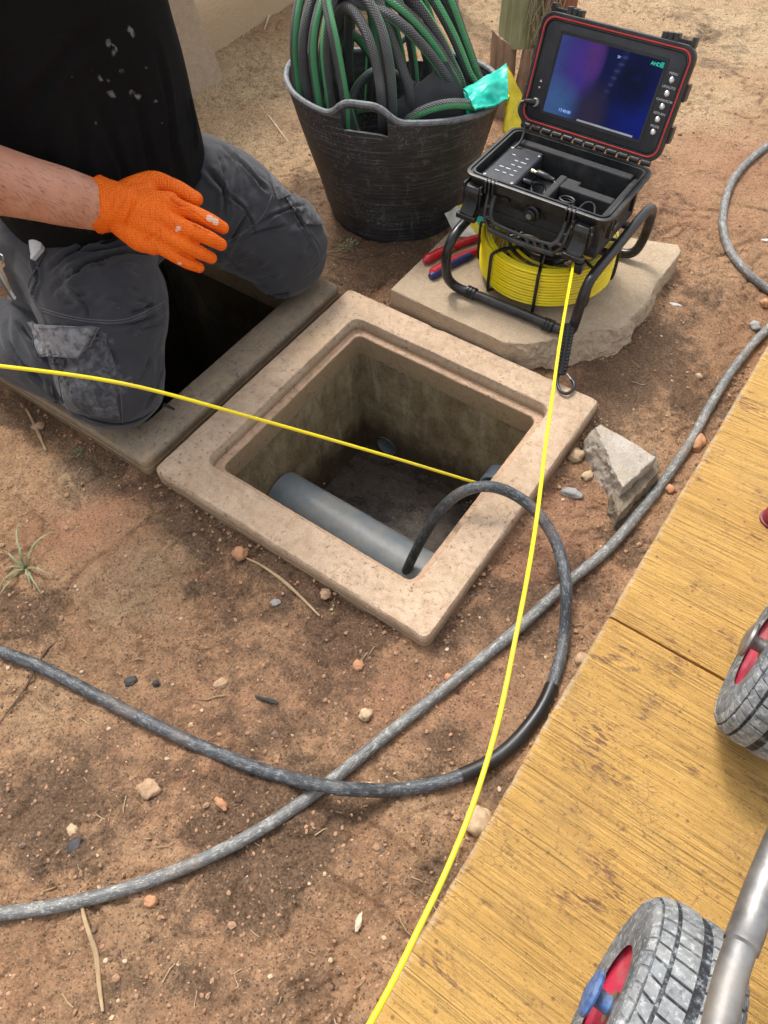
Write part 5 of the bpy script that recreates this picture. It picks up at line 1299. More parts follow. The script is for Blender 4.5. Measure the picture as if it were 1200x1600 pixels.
hipR, hipL = V((-.655, -.10, .245)), V((-.655, .10, .245)); knR, knL = V((-.452, -.232, .092)), V((-.428, .236, .092)); anR, anL = V((-.90, -.25, .060)), V((-.88, .262, .060))
shR, shL = V((-.60, -.195, .80)), V((-.60, .195, .80)); elR, wrR = V((-.555, -.375, .585)), V((-.415, -.160, .430)); elL, wrL = V((-.50, .40, .86)), V((-.36, .22, 1.0)); hd_c = V((-.47, .0, 1.02))
WC, WK = D(158, 322, 1.155), D(196, 326, 1.155)     # wrist at the cuff, heel of the hand
# body (skin), mostly under the clothes
mb = MB()
mb.ell((-.61, 0, .30), (.11, .155, .10)); mb.ell((-.60, 0, .48), (.105, .15, .18)); mb.ell((-.595, 0, .70), (.10, .165, .15))
limb(mb, [V((-.59, 0, .80)), V((-.55, 0, .90)), V((-.50, 0, .98))], [.065, .058, .058])
for a, b, c in ((hipR, knR, anR), (hipL, knL, anL)):
    limb(mb, [a, b], [.072, .052]); limb(mb, [b, (b + c) / 2, c], [.050, .050, .036])
    limb(mb, [c, c + V((-.06, 0, -.02)), c + V((-.10, 0, .0))], [.036, .036, .03])
limb(mb, [V((-.60, -.13, .79)), shR, elR], [.06, .060, .046]); limb(mb, [V((-.60, .13, .79)), shL, elL], [.06, .060, .046])
limb(mb, [elR, elR.lerp(WC, .35), elR.lerp(WC, .75), WC, WK], [.047, .052, .044, .0385, .034])
limb(mb, [elL, elL.lerp(wrL, .35), wrL], [.046, .046, .030])
mb.ell(hd_c, (.092, .074, .112), Matrix.Rotation(.35, 3, 'Y'))
mb.ell(hd_c + V((.045, 0, -.055)), (.055, .052, .055)); fx = V((math.cos(.5), 0, -math.sin(.5)))
limb(mb, [hd_c + fx * .078 + V((0, 0, .012)), hd_c + fx * .102 + V((0, 0, -.018))], [.009, .014]); 
for s in (-1, 1):
    mb.ell(hd_c + V((-.005, s * .076, -.012)), (.016, .008, .028)); mb.ell(hd_c + fx * .078 + V((0, s * .030, .016)), (.012, .018, .008))
limb(mb, [hd_c + fx * .088 + V((-.008, -.022, -.052)), hd_c + fx * .094 + V((-.006, 0, -.052)), hd_c + fx * .088 + V((-.008, .022, -.052))], [.007, .009, .007])
body = fuse(mb, .0052, 5); body = link('body', body, SKIN, man)
hb = MB(); ar_ = [elR, elR.lerp(WC, .35), elR.lerp(WC, .75), WC]; Tb = bvh(body.data)
for k in range(620):
    px_, py_ = random.uniform(-20, 152), random.uniform(225, 368); l_, n_ = hit(Tb, px_, py_)
    if l_ is None: continue
    dr_ = ((WC - elR).normalized() * random.uniform(.3, .9) + V((0, 0, -1)) * random.uniform(.2, .9) + V((random.uniform(-.4, .4), random.uniform(-.4, .4), 0))).normalized(); L_ = random.uniform(.006, .014)
    hb.tube([l_, l_ + n_ * .0014 + dr_ * L_ * .45, l_ + n_ * .0012 + dr_ * L_], [.00016, .00013, .00005], 3, cap=False)
ho_ = hb.build('arm_hair', plain('brown_hair', (.10, .055, .03), .5), body, smooth=False); ho_['kind'] = 'stuff'
mb = MB()
for s in (-1, 1): mb.ell(hd_c + fx * .079 + V((0, s * .030, .004)), (.011, .012, .010), nu=14, nv=10)
mb.build('eyes', plain('eye_white', (.6, .58, .55), .2), body)
mb = MB(); mb.ell(hd_c + V((-.016, 0, .022)), (.094, .081, .108), Matrix.Rotation(.2, 3, 'Y')); hm = fuse(mb, .006, 3); co, no = co_no(hm)
co = co + no * (np.array([mn.noise(V(p) * 60) for p in co]) * .004)[:, None]; hm.vertices.foreach_set('co', co.ravel()); link('hair', hm, plain('dark_hair', (.02, .014, .01), .7, sc=200, bumpd=.002), man)
# trousers
mb = MB(); mb.ell((-.645, 0, .25), (.150, .185, .125)); mb.ell((-.72, -.085, .20), (.11, .105, .12)); mb.ell((-.655, -.165, .205), (.125, .075, .135)); mb.ell((-.72, .085, .20), (.11, .105, .12))
for s, a, b, c in ((-1, hipR, knR, anR), (1, hipL, knL, anL)):
    limb(mb, [a, a.lerp(b, .5) + V((.020 if s < 0 else .016, .004 if s > 0 else .020, .016 + (.022 if s > 0 else .004))), b + V((0, s * .006 * (s > 0), .010 if s > 0 else .004))], [.124, .118 if s > 0 else .124, .098])
    limb(mb, [b + V((-.02, 0, -.012)), b.lerp(c, .4) + V((0, s * .018, .004)), c], [.080, .082, .058])
    mb.ell(b + V((.008, 0, -.014)), (.086, .090, .078))
tm = fuse(mb, .0036, 9)
co, no = co_no(tm)
co[:, 2] = np.where(co[:, 2] < .012, .012 - .25 * (.012 - co[:, 2]), co[:, 2]); co[:, 2] = np.maximum(co[:, 2], .0035)
nz = np.array([mn.noise(V(p) * 7) * .006 + mn.noise(V((p[0] * 11, p[1] * 11, p[2] * 30))) * .0035 - max(0, .32 - abs(mn.noise(V((p[0] * 9 + p[2] * 14, p[1] * 7, p[2] * 26 - p[0] * 12))))) * .006 * (.3 + max(0, mn.noise(V(p) * 6 + V((9, 0, 0))))) for p in co]); co = co + no * nz[:, None]
co[:, 2] = np.maximum(co[:, 2], .0025)
tm.vertices.foreach_set('co', co.ravel()); tm.update(); T = bvh(tm)
FS = 2.0; FW = .62
folds(tm, T, [
    ([(285, 410), (215, 425), (120, 430)], .007, .007), ([(282, 425), (215, 452), (120, 462)], .006, .008), ([(278, 440), (225, 470), (150, 485)], .006, .006), ([(270, 392), (180, 402), (85, 440)], .007, .006),
    ([(262, 470), (225, 500), (160, 512)], .006, .005), ([(262, 455), (190, 470), (100, 474)], .006, .007), ([(285, 398), (220, 396), (140, 412), (80, 460)], .007, .008), ([(278, 450), (240, 475), (205, 488)], .006, .008), ([(200, 372), (130, 384), (75, 425)], .006, .006), ([(240, 375), (170, 388), (110, 395)], .005, .005),
    ([(262, 520), (235, 560), (215, 600)], .008, .004), ([(70, 520), (110, 600), (150, 650)], .007, .005), ([(20, 470), (40, 520), (80, 570)], .008, .009), ([(10, 500), (30, 560), (70, 600)], .008, .007),
    ([(75, 590), (95, 625), (130, 650)], .006, .006), ([(130, 520), (170, 540), (190, 600)], .006, .003),
    ([(322, 430), (370, 400), (440, 330)], .007, .007), ([(330, 445), (400, 412), (470, 350)], .006, .008), ([(345, 455), (420, 432), (485, 385)], .006, .006), ([(335, 415), (365, 370), (395, 320)], .007, .006),
    ([(320, 260), (350, 300), (352, 345)], .008, .006), ([(360, 240), (395, 275), (420, 300)], .007, .005), ([(365, 465), (430, 450), (495, 410)], .005, .005), ([(440, 300), (470, 350), (500, 395)], .005, .004),
    ([(270, 455), (235, 488), (190, 505)], .0035, .004), ([(240, 410), (160, 415), (95, 450)], .0035, .0035), ([(325, 440), (385, 405), (450, 345)], .0035, .004), ([(350, 300), (385, 330), (400, 370)], .004, .004), ([(340, 240), (352, 280), (345, 320)], .004, .004), ([(50, 400), (60, 440), (52, 470)], .005, .005), ([(200, 520), (240, 510), (262, 500)], .004, .003), ([(225, 640), (245, 600), (255, 550)], .006, .004), ([(100, 440), (130, 470), (140, 500)], .004, .003),
    ([(345, 225), (370, 260), (375, 310)], .007, .005), ([(400, 350), (440, 330), (475, 325)], .005, .004), ([(360, 380), (410, 360), (450, 352)], .004, .004), ([(300, 330), (320, 370), (318, 410)], .008, .007)])
FS = 1.0; FW = 1.0
T = bvh(tm)
setattr_pts(tm, 'dust', [((150, 540), .04, .6), ((120, 535), .02, .9), ((160, 575), .03, .9), ((155, 610), .035, .85), ((130, 640), .02, .7), ((190, 600), .03, .5), ((110, 430), .03, .5), ((445, 275), .03, .5), ((430, 260), .03, .4), ((100, 450), .02, .5), ((215, 520), .03, .35), ((480, 330), .03, .4), ((375, 240), .04, .35), ((240, 600), .02, .3)], T)
trou = link('trousers', tm, TRO, man)
# cargo flaps, pockets, seams
def dustflap(o, s=.75):
    me = o.data; at = me.attributes.new('dust', 'FLOAT', 'POINT'); at.data.foreach_set('value', np.full(len(me.vertices), s, dtype=np.float32)); return o
dustflap(drape(T, [(48, 506), (157, 512), (126, 560), (70, 556)], 22, 14, .0115, .010, TRO, 'pocket_flap', trou, .004), .75)
dustflap(drape(T, [(52, 508), (157, 513), (156, 519), (54, 514)], 22, 3, .0105, .003, TRO, 'flap_band', trou), .3)
dustflap(drape(T, [(78, 556), (165, 520), (188, 655), (90, 640)], 26, 22, .0055, .006, TRO, 'cargo_pocket', trou, .003), .42)
drape(T, [(90, 562), (108, 562), (106, 574), (88, 572)], 6, 4, .012, .004, TROD, 'flap_tab', trou)
dustflap(drape(T, [(80, 572), (96, 588), (102, 622), (88, 628)], 8, 12, .0072, .003, TROD, 'pocket_gap_shade', trou), .1)  # dark cloth patch stands in for the shade in the pocket's gap
dustflap(drape(T, [(418, 266), (462, 262), (474, 296), (432, 310)], 16, 14, .009, .006, TRO, 'pocket_flap', trou, .004), .5)
dustflap(drape(T, [(444, 312), (474, 298), (502, 352), (476, 352)], 14, 16, .007, .006, TRO, 'cargo_pocket', trou, .003), .4)
drape(T, [(466, 276), (474, 278), (475, 290), (468, 288)], 4, 4, .012, .004, TROD, 'flap_tab', trou)
drape(T, [(48, 352), (74, 356), (70, 392), (56, 408)], 10, 14, .011, .010, WHT, 'pocket_lining', trou, .004)
drape(T, [(320, 186), (329, 188), (334, 200), (320, 197)], 6, 6, .006, .006, WHT, 'pocket_lining', trou, .003)
for st in ([(60, 480), (100, 492), (150, 500), (200, 498), (245, 478), (262, 465)], [(62, 484), (100, 496), (150, 504), (200, 502), (248, 481)], [(158, 520), (175, 560), (188, 610), (192, 665)], [(72, 395), (50, 430), (45, 450), (62, 480), (72, 506)],
           [(322, 198), (345, 212), (372, 238)], [(425, 305), (408, 340), (370, 370), (345, 380)], [(475, 350), (492, 380), (502, 410)]):
    seam(T, st, .0011, STITCH, 'seam', trou)
for st in ([(49, 508), (156, 514)], [(50, 521), (154, 527)], [(49, 509), (60, 534), (70, 553)], [(156, 514), (143, 538), (127, 558)], [(72, 553), (100, 556), (126, 558)]):
    seam(T, st, .0010, STITCH, 'flap_stitching', trou, .0125)
for st in ([(72, 395), (52, 430)], [(375, 420), (340, 385)]): seam(T, st, .0016, TROD, 'pocket_edge', trou)
# dark knee reinforcement edges resting on the concrete
for kn, pts in ((knR, [(86, 612), (106, 636), (150, 657), (190, 662), (224, 652), (248, 630)]), ):
    P = [hit(T, x, y)[0] for x, y in pts]; P = [p for p in P if p is not None]
    if len(P) < 3: continue
    P = spline(P, 6); mb = MB(); mb.tube(P, [.001 + .0026 * math.sin(math.pi * k / (len(P) - 1)) for k in range(len(P))], 10); o = mb.build('knee_pad_edge', NAVY, trou)
drape(T, [(418, 462), (452, 456), (450, 468), (422, 474)], 10, 5, .003, .004, NAVY, 'knee_pad_edge', trou)
mb = MB(); mb.tube([G(255, 632, .02), G(265, 636, .012), G(273, 640, .008)], [.005, .0045, .003], 8, flat=.5); mb.build('strap_tab', TROD, trou)
# boots
for s, c in ((-1, anR), (1, anL)):
    mb = MB(); limb(mb, [c + V((.05, 0, .006)), c + V((-.02, 0, -.004)), c + V((-.075, 0, .018))], [.060, .050, .045]); limb(mb, [c + V((-.06, 0, .02)), c + V((-.075, 0, -.03)), c + V((-.05, 0, -.045))], [.046, .042, .036])
    bm_ = fuse(mb, .006, 4); co, _ = co_no(bm_); co[:, 2] = np.maximum(co[:, 2], -.02); bm_.vertices.foreach_set('co', co.ravel()); link('boot', bm_, plain('black_boot', (.015, .014, .014), .55), man)
# shirt
def loft_torso(mb, levels, n=64):
    rings = []
    for z, cx_, cy_, hx, hy_ in levels:
        rings.append([V((cx_ + hx * math.copysign(abs(math.cos(a)) ** .85, math.cos(a)), cy_ + hy_ * math.copysign(abs(math.sin(a)) ** .85, math.sin(a)), z)) for a in [2 * math.pi * k / n for k in range(n)]])
    mb.rings(rings)
mb = MB(); loft_torso(mb, [(.302, -.610, 0, .142, .192), (.32, -.612, 0, .150, .200), (.36, -.612, 0, .155, .203), (.45, -.605, 0, .150, .200), (.55, -.598, 0, .140, .197), (.65, -.594, 0, .132, .200), (.74, -.592, 0, .122, .205), (.80, -.590, 0, .112, .190), (.845, -.585, 0, .090, .13), (.875, -.575, 0, .072, .08)])
limb(mb, [V((-.60, -.12, .79)), shR + V((0, -.01, .0)), shR.lerp(elR, .72)], [.078, .078, .070]); limb(mb, [V((-.60, .12, .79)), shL + V((0, .01, .0)), shL.lerp(elL, .6)], [.078, .078, .070])
sm = fuse(mb, .0055, 10); co, no = co_no(sm)
fz = np.array([mn.noise(V((p[0] * 5, p[1] * 9, p[2] * 2.4))) * .012 + mn.noise(V((p[0] * 16, p[1] * 16, p[2] * 7))) * .005 for p in co]); co = co + no * fz[:, None]; sm.vertices.foreach_set('co', co.ravel()); sm.update()
T2 = bvh(sm)
folds(sm, T2, [([(285, 300), (270, 230), (262, 150), (240, 60)], .007, .006), ([(60, 340), (75, 280), (70, 200)], .010, .006), ([(200, 330), (190, 260), (150, 160)], .008, .006), ([(305, 240), (296, 150), (280, 60)], .006, .007), ([(240, 300), (228, 220), (205, 120)], .008, .006), ([(20, 200), (80, 120), (160, 40)], .010, .006), ([(110, 320), (130, 240), (110, 140)], .009, .005)])
T2 = bvh(sm)
setattr_pts(sm, 'dust', [((203, 46), .0048, 1.3), ((208, 54), .0042, 1.3), ((170, 67), .0048, 1.2), ((177, 84), .0042, 1.2), ((180, 76), .004, 1.1), ((156, 122), .004, 1.2), ((170, 124), .003, 1), ((190, 112), .0042, 1.1), ((173, 146), .0048, 1.2), ((178, 150), .004, 1), ((205, 145), .0042, 1.3), ((216, 151), .0048, 1.4), ((243, 159), .004, 1), ((228, 105), .002, 1), ((150, 192), .003, .8), ((155, 350), .03, .3)], T2)
shirt = link('t_shirt', sm, SHI, man)
mb = MB(); hem = [V((-.610 + .145 * math.copysign(abs(math.cos(a)) ** .85, math.cos(a)), .195 * math.copysign(abs(math.sin(a)) ** .85, math.sin(a)), .308)) for a in [2 * math.pi * k / 80 for k in range(81)]]
mb.tube([p + jig(p, .006, 6) for p in hem], .0032, 8, cap=False); mb.build('hem', SHI, shirt)
# gloves
def m_glove():
    n = NT('orange_nitrile'); a = n.noise(30, 5, .6)
    co = n.co(scale=(1, 1, 1), rot=(.7, .35, .55)); d1 = n.vor(270, co=co, rnd=.1)
    c = n.mix(n.ramp(a, [(.3, 0.0), (.7, 1.0)]), (.92, .150, .002), (.98, .19, .004))
    c = n.mix(n.ramp(d1, [(.25, 0.0), (.6, .35)]), c, (.66, .085, .001))
    c = n.mix(n.ramp(n.math('MULTIPLY', n.attr('dust'), n.math('ADD', n.noise(160, 4, .7), .35)), [(.45, 0.0), (.6, .8)]), c, (.75, .62, .50))
    return n.out(c, .5, n.bump(d1, -.0022, 1, n.bump(a, .0012)), spec=.3)
GLO = m_glove()
dpt = 1.155
fing = {  # knuckle, mid, tip in the picture with depth along the view
    'index': ([(258, 318, dpt - .002), (297, 331, dpt + .000), (328, 345, dpt + .010), (348, 356, dpt + .024)], [.0158, .0126, .0118, .0102]),
    'middle': ([(252, 340, dpt - .008), (292, 357, dpt - .008), (324, 371, dpt + .004), (345, 382, dpt + .020)], [.0162, .0126, .0118, .0102]),
    'ring': ([(244, 360, dpt - .004), (280, 379, dpt - .004), (309, 393, dpt + .010), (330, 403, dpt + .026)], [.0156, .0120, .0112, .0096]),
    'pinky': ([(238, 376, dpt + .004), (267, 396, dpt + .004), (290, 409, dpt + .016), (311, 418, dpt + .030)], [.0142, .0110, .0102, .0088]),
    'thumb': ([(200, 303, dpt + .012), (236, 285, dpt + .016), (272, 293, dpt + .012), (306, 311, dpt + .014)], [.0225, .0175, .0138, .0118])}
mb = MB()
for k, (pp, rs) in fing.items(): limb(mb, [D(*p) for p in pp], rs, n=18, k=6)
wk = D(188, 324, dpt + .003)
for (x, y, d, r0, r1) in ((262, 318, dpt - .002, .026, .019), (255, 340, dpt - .006, .030, .020), (245, 358, dpt - .002, .028, .019), (240, 374, dpt + .004, .022, .015), (232, 302, dpt + .012, .026, .020)):
    limb(mb, [wk + (D(x, y, d) - wk) * .08, wk.lerp(D(x, y, d), .55), D(x, y, d)], [r0, (r0 + r1) / 2 + .001, r1], n=18)
limb(mb, [D(168, 321, dpt), D(196, 325, dpt)], [.0395, .036], k=4)
limb(mb, [D(190, 345, dpt + .006), D(215, 372, dpt + .006), D(240, 385, dpt + .006)], [.024, .019, .014])
gm = fuse(mb, .0017, 3, .5)
Tg = bvh(gm)
folds(gm, Tg, [([(203, 284), (193, 315), (180, 350), (176, 366)], .0026, .0020), ([(214, 286), (208, 320), (196, 352), (190, 370)], .0028, .0018), ([(182, 284), (176, 320), (168, 360)], .0024, .0016), ([(222, 380), (232, 372), (245, 366)], .0026, .002),
    ([(252, 335), (250, 360), (252, 392)], .0022, .0022), ([(272, 330), (272, 352), (268, 384)], .0020, .0016), ([(258, 302), (275, 318), (300, 325)], .002, .003), ([(300, 352), (312, 356)], .0016, .0018), ([(310, 345), (306, 356)], .0014, .0014), ([(300, 378), (298, 392)], .0014, .0014), ([(302, 366), (298, 376)], .0014, .0014),
    ([(318, 346), (314, 358)], .0014, .0014), ([(275, 297), (272, 310)], .0014, .0016), ([(283, 300), (279, 313)], .0014, .0014), ([(286, 385), (283, 396)], .0013, .0013), ([(278, 402), (275, 412)], .0013, .0014), ([(262, 306), (282, 322), (300, 330), (330, 352)], .0013, .0022), ([(282, 344), (310, 356), (335, 369)], .0012, .0022), ([(275, 368), (300, 380), (326, 392)], .0012, .0022), ([(265, 388), (285, 399), (305, 408)], .0012, .002), ([(230, 330), (235, 350), (232, 375)], .0022, .0014)])
Tg = bvh(gm); setattr_pts(gm, 'dust', [((328, 341), .008, 1.0), ((337, 346), .008, 1.0), ((279, 357), .005, 1.1), ((276, 360), .004, 1), ((280, 412), .006, .8), ((306, 410), .005, .6)], Tg)
glove = link('glove', gm, GLO, man)
# rolled cuff round the wrist
ax = (D(168, 321, dpt) - D(150, 319, dpt)).normalized(); u_ = ax.orthogonal().normalized(); w_ = ax.cross(u_)
cc = D(160, 321, dpt); rings = []
for k, (h, r) in enumerate([(.014, .0378), (.006, .0405), (.0, .0418), (-.0035, .0432), (-.005, .0437), (-.0062, .0430), (-.0055, .0415), (-.002, .0400), (.010, .0375)]):
    rings.append([cc + ax * (h + .0016 * math.sin(2 * a + 1) + .0005 * math.sin(5 * a)) + (u_ * math.cos(a) + w_ * math.sin(a)) * (r + .0007 * math.sin(3 * a + k * .4) + .0003 * math.sin(11 * a)) for a in [2 * math.pi * q / 90 for q in range(90)]])
mb = MB(); mb.rings(rings, False, False); cuff = mb.build('cuff', GLO, glove)
# left hand: same glove, mirrored, raised above the frame
gl2 = gm.copy(); Mx = Matrix.Translation(wrL) @ Matrix.Rotation(-.6, 4, 'Y') @ Matrix.Rotation(1.2, 4, 'Z') @ Matrix.Scale(-1, 4, V((0, 1, 0))) @ Matrix.Translation(-WC)
gl2.transform(Mx); gl2.flip_normals(); link('glove', gl2, GLO, man)
# keys on the hip
keys = thing('key_bunch', 'bunch of steel keys hanging from the belt at the left edge of the photo', 'keys', tuple(GY(15, 420, -.24)))
def K(px, py, o=.0): 
    l, n_ = hit(T, px, py)
    if l is None: l = GY(px, py, -.22); n_ = -Vector(ray(px, py)).normalized()
    return l + n_ * (.012 + o)
mb = MB(); pr = [K(8 + 9 * math.cos(a), 402 + 9 * math.sin(a), .003) for a in [2 * math.pi * k / 20 for k in range(21)]]; mb.tube(pr, .0014, 6); mb.build('key_ring', STEEL, keys)
for k, (a, b, w) in enumerate([((6, 412), (33, 461), .0038), ((12, 405), (28, 447), .0034), ((2, 415), (14, 445), .0045)]):
    p, q = K(*a, .004 + .003 * k), K(*b, .003 + .003 * k); dq = (q - p).normalized(); nn = -Vector(ray(*a)).normalized(); s_ = dq.cross(nn).normalized(); mb = MB()
    mb.prism([p + s_ * .0085, p + dq * .010 + s_ * .0085, p + dq * .016 + s_ * w * .6, q + s_ * w * .6, q + dq * .002, q - s_ * w * .7] + [q - dq * (.003 * j) - s_ * (w * (1.0 if j % 2 else .5)) for j in range(1, 8)] + [p + dq * .014 - s_ * w * .6, p + dq * .010 - s_ * .0085, p - s_ * .0085], nn * .002)
    mb.build('key', plain('key_brass', (.50, .47, .38), .35, metal=1) if k == 1 else STEEL, keys, smooth=False)

# ------------------------------------------------------------------ stones, crumbs, twigs, weeds
ST1 = plain('tan_stone', (.50, .36, .22), .85, wear=.3, sc=90, bumpd=.0012, dust=(.3, .18, .1), dustamt=.5); ST2 = plain('orange_stone', (.48, .24, .12), .9, wear=.35, sc=70, bumpd=.002, dust=(.34, .20, .12), dustamt=.85); ST3 = plain('grey_stone', (.30, .29, .27), .8, wear=.3, sc=90, bumpd=.0012, dust=(.3, .2, .12), dustamt=.6)
ST4 = plain('dark_stone', (.045, .043, .045), .7, wear=.3, sc=90, bumpd=.0012, dust=(.2, .13, .09), dustamt=.5); ST5 = plain('clay_lump', (.40, .26, .155), .92, wear=.3, sc=120, bumpd=.002)
def stone_mesh(r, flat, seed, sub=2):
    bm = bmesh.new(); bmesh.ops.create_icosphere(bm, subdivisions=sub, radius=1)
    for v in bm.verts:
        d = v.co.normalized(); q = d * (1 + .34 * mn.noise(d * 1.6 + Vector((seed * 1.7, 0, 0))) + .22 * mn.noise(d * 3.4 + Vector((0, seed, 0))))
        v.co = Vector((q.x * r[0], q.y * r[1], q.z * r[2] * flat))
    me = bpy.data.meshes.new('stone'); bm.to_mesh(me); bm.free(); return me
STN = [((572, 1118), (.011, .009, .008), ST1, 'tan pebble with a flat top alone on the soil below the manhole'),
       ((345, 1255), (.013, .006, .006), ST2, 'long orange pebble between the black hose and the grey hose'),
       ((376, 868), (.013, .013, .011), ST2, 'orange lump at the head of the dry stalk below the manhole'),
       ((748, 1280), (.020, .021, .017), ST1, 'large pale tan stone beside the yellow cable at the path edge'),
       ((233, 1232), (.017, .014, .006), ST5, 'flat brown clay lump half sunk above the grey hose'),
       ((113, 1297), (.009, .008, .006), ST1, 'small tan pebble in the bare soil at lower left'),
       ((236, 1408), (.010, .008, .005), ST2, 'orange chip just below the grey hose at lower left'),
       ((893, 773), (.020, .011, .009), ST3, 'flat grey brown stone between manhole and triangular concrete piece'),
       ((900, 715), (.016, .013, .011), ST1, 'tan stone tucked beside the right corner of the manhole'),
       ((918, 745), (.013, .009, .008), ST1, 'small tan stone left of the triangular concrete piece'),
       ((1092, 688), (.022, .013, .010), ST2, 'reddish stone wedged between grey hose and yellow path'),
       ((1048, 762), (.010, .010, .008), ST2, 'small pinkish stone between grey hose and path beside the concrete piece'),
       ((1180, 510), (.013, .012, .009), ST3, 'grey pebble beside the grey hose near the right edge'),
       ((1195, 475), (.011, .010, .008), ST2, 'reddish pebble at the right edge between the two hose runs'),
       ((1090, 592), (.008, .006, .006), ST1, 'tiny pale pebble above the grey hose right of the manhole'),
       ((1192, 385), (.010, .005, .003), plain('white_chip', (.6, .58, .52), .8), 'thin white chip at the right edge inside the hose curve'),
       ((700, 1060), (.007, .006, .005), ST2, 'small red pebble near where the grey hose leaves the manhole corner'),
       ((118, 1322), (.011, .008, .004), ST4, 'dark flat stone at lower left above the grey hose'),
       ((205, 1065), (.011, .008, .005), ST4, 'dark oval stone above the black hose at left'),
       ((245, 1070), (.006, .006, .005), ST4, 'small round dark pebble right of the dark oval stone'),
       ((430, 942), (.010, .006, .004), ST3, 'small pale grey chip below the manhole front edge'),
       ((510, 932), (.011, .010, .007), ST5, 'brown clay lump near the manhole front corner'),
       ((345, 1068), (.012, .008, .004), ST5, 'angular brown flake above the black hose'),
       ((560, 1040), (.010, .009, .006), ST2, 'small orange red lump in a crumbled clay patch'),
       ((560, 1440), (.012, .004, .003), plain('pale_chip', (.6, .5, .36), .8), 'thin pale leaf shaped chip at bottom centre'),
       ((910, 1030), (.012, .011, .006), ST5, 'brown pebble beside the black hose loop near the path'),
       ((60, 665), (.013, .010, .008), ST5, 'soil lump near the left edge below the yellow cable'),
       ((1050, 490), (.014, .004, .003), plain('white_flake', (.62, .60, .54), .8), 'white curled flake on the soil right of the cover slab')]
for k, (pp, r, mt, lab) in enumerate(STN):
    me = stone_mesh(r, 1, k + 1, 3); me.materials.append(mt); p = P2(*pp); o = link('stone', me); 
    o.location = (p[0], p[1], gz(p) + r[2] * .35); o.rotation_euler = (0, 0, random.uniform(0, 3.1)); setp(o, lab, 'stone')
def inview(n, keep):
    out = []
    while len(out) < n:
        px, py = random.uniform(-40, 1240), random.uniform(-20, 1620); p = G(px, py, -.045)
        if p.x > PX0 - .004 or (abs(p.x) < .315 and abs(p.y) < .315) or (abs(p.x + .645) < .315 and abs(p.y) < .315): continue
        if math.hypot(p.x - BC.x, p.y - BC.y) < .15 or (-.21 < p.x < .29 and .31 < p.y < .79): continue
        if keep(p.x, p.y): out.append(p)
    return out
def crumbs(name, n, rmin, rmax, mats, seed, pw=3):
    """one mesh of many little irregular lumps pressed into the soil"""
    rng = random.Random(seed); base = []
    for k in range(6):
        me = stone_mesh((1, 1, .7), 1, seed + k, 1); base.append((np.array([v.co for v in me.vertices]), [tuple(p.vertices) for p in me.polygons])); bpy.data.meshes.remove(me)
    pts = inview(n, lambda x, y: True); V_ = []; F_ = []; MI = []; off = 0
    zz = gh(np.array([p.x for p in pts]), np.array([p.y for p in pts]))
    for p, z in zip(pts, zz):
        b, f = base[rng.randrange(6)]; r = rmin + (rmax - rmin) * rng.random() ** pw; a = rng.uniform(0, 6.28); c, s_ = math.cos(a), math.sin(a); e = rng.uniform(.6, 1)
        q = b * np.array([r, r * e, r * rng.uniform(.5, 1)]); x = q[:, 0] * c - q[:, 1] * s_; y = q[:, 0] * s_ + q[:, 1] * c
        V_.append(np.stack([x + p.x, y + p.y, q[:, 2] + z + r * .2], 1)); F_ += [tuple(i + off for i in t) for t in f]; MI += [rng.randrange(len(mats))] * len(f); off += len(b)
    me = bpy.data.meshes.new(name); me.from_pydata(np.concatenate(V_).tolist(), [], F_); o = link(name, me, mats, None, smooth=False); me.polygons.foreach_set('material_index', MI); o['kind'] = 'stuff'; return o
CR1 = plain('soil_crumb', (.34, .20, .115), .95, wear=.3, sc=150); CR2 = plain('dark_crumb', (.17, .11, .075), .95, wear=.3, sc=150); CR3 = plain('tan_grit', (.50, .37, .24), .9, wear=.25, sc=150); CR4 = plain('red_grit', (.42, .23, .13), .9, wear=.25, sc=150)
CR5 = plain('black_grit', (.04, .035, .03), .9, wear=.25, sc=150)
o = crumbs('gravel', 7500, .0009, .0042, [CR1, CR1, CR2, CR1, CR1, CR3, CR1, CR2, CR1, CR1, CR4], 5, 4); o['label'] = 'loose soil crumbs and grit scattered over the ground'
o = crumbs('soil_lumps', 230, .0025, .0070, [CR1, CR1, CR2, CR1], 9, 2.5); o['label'] = 'larger soil lumps scattered over the ground'
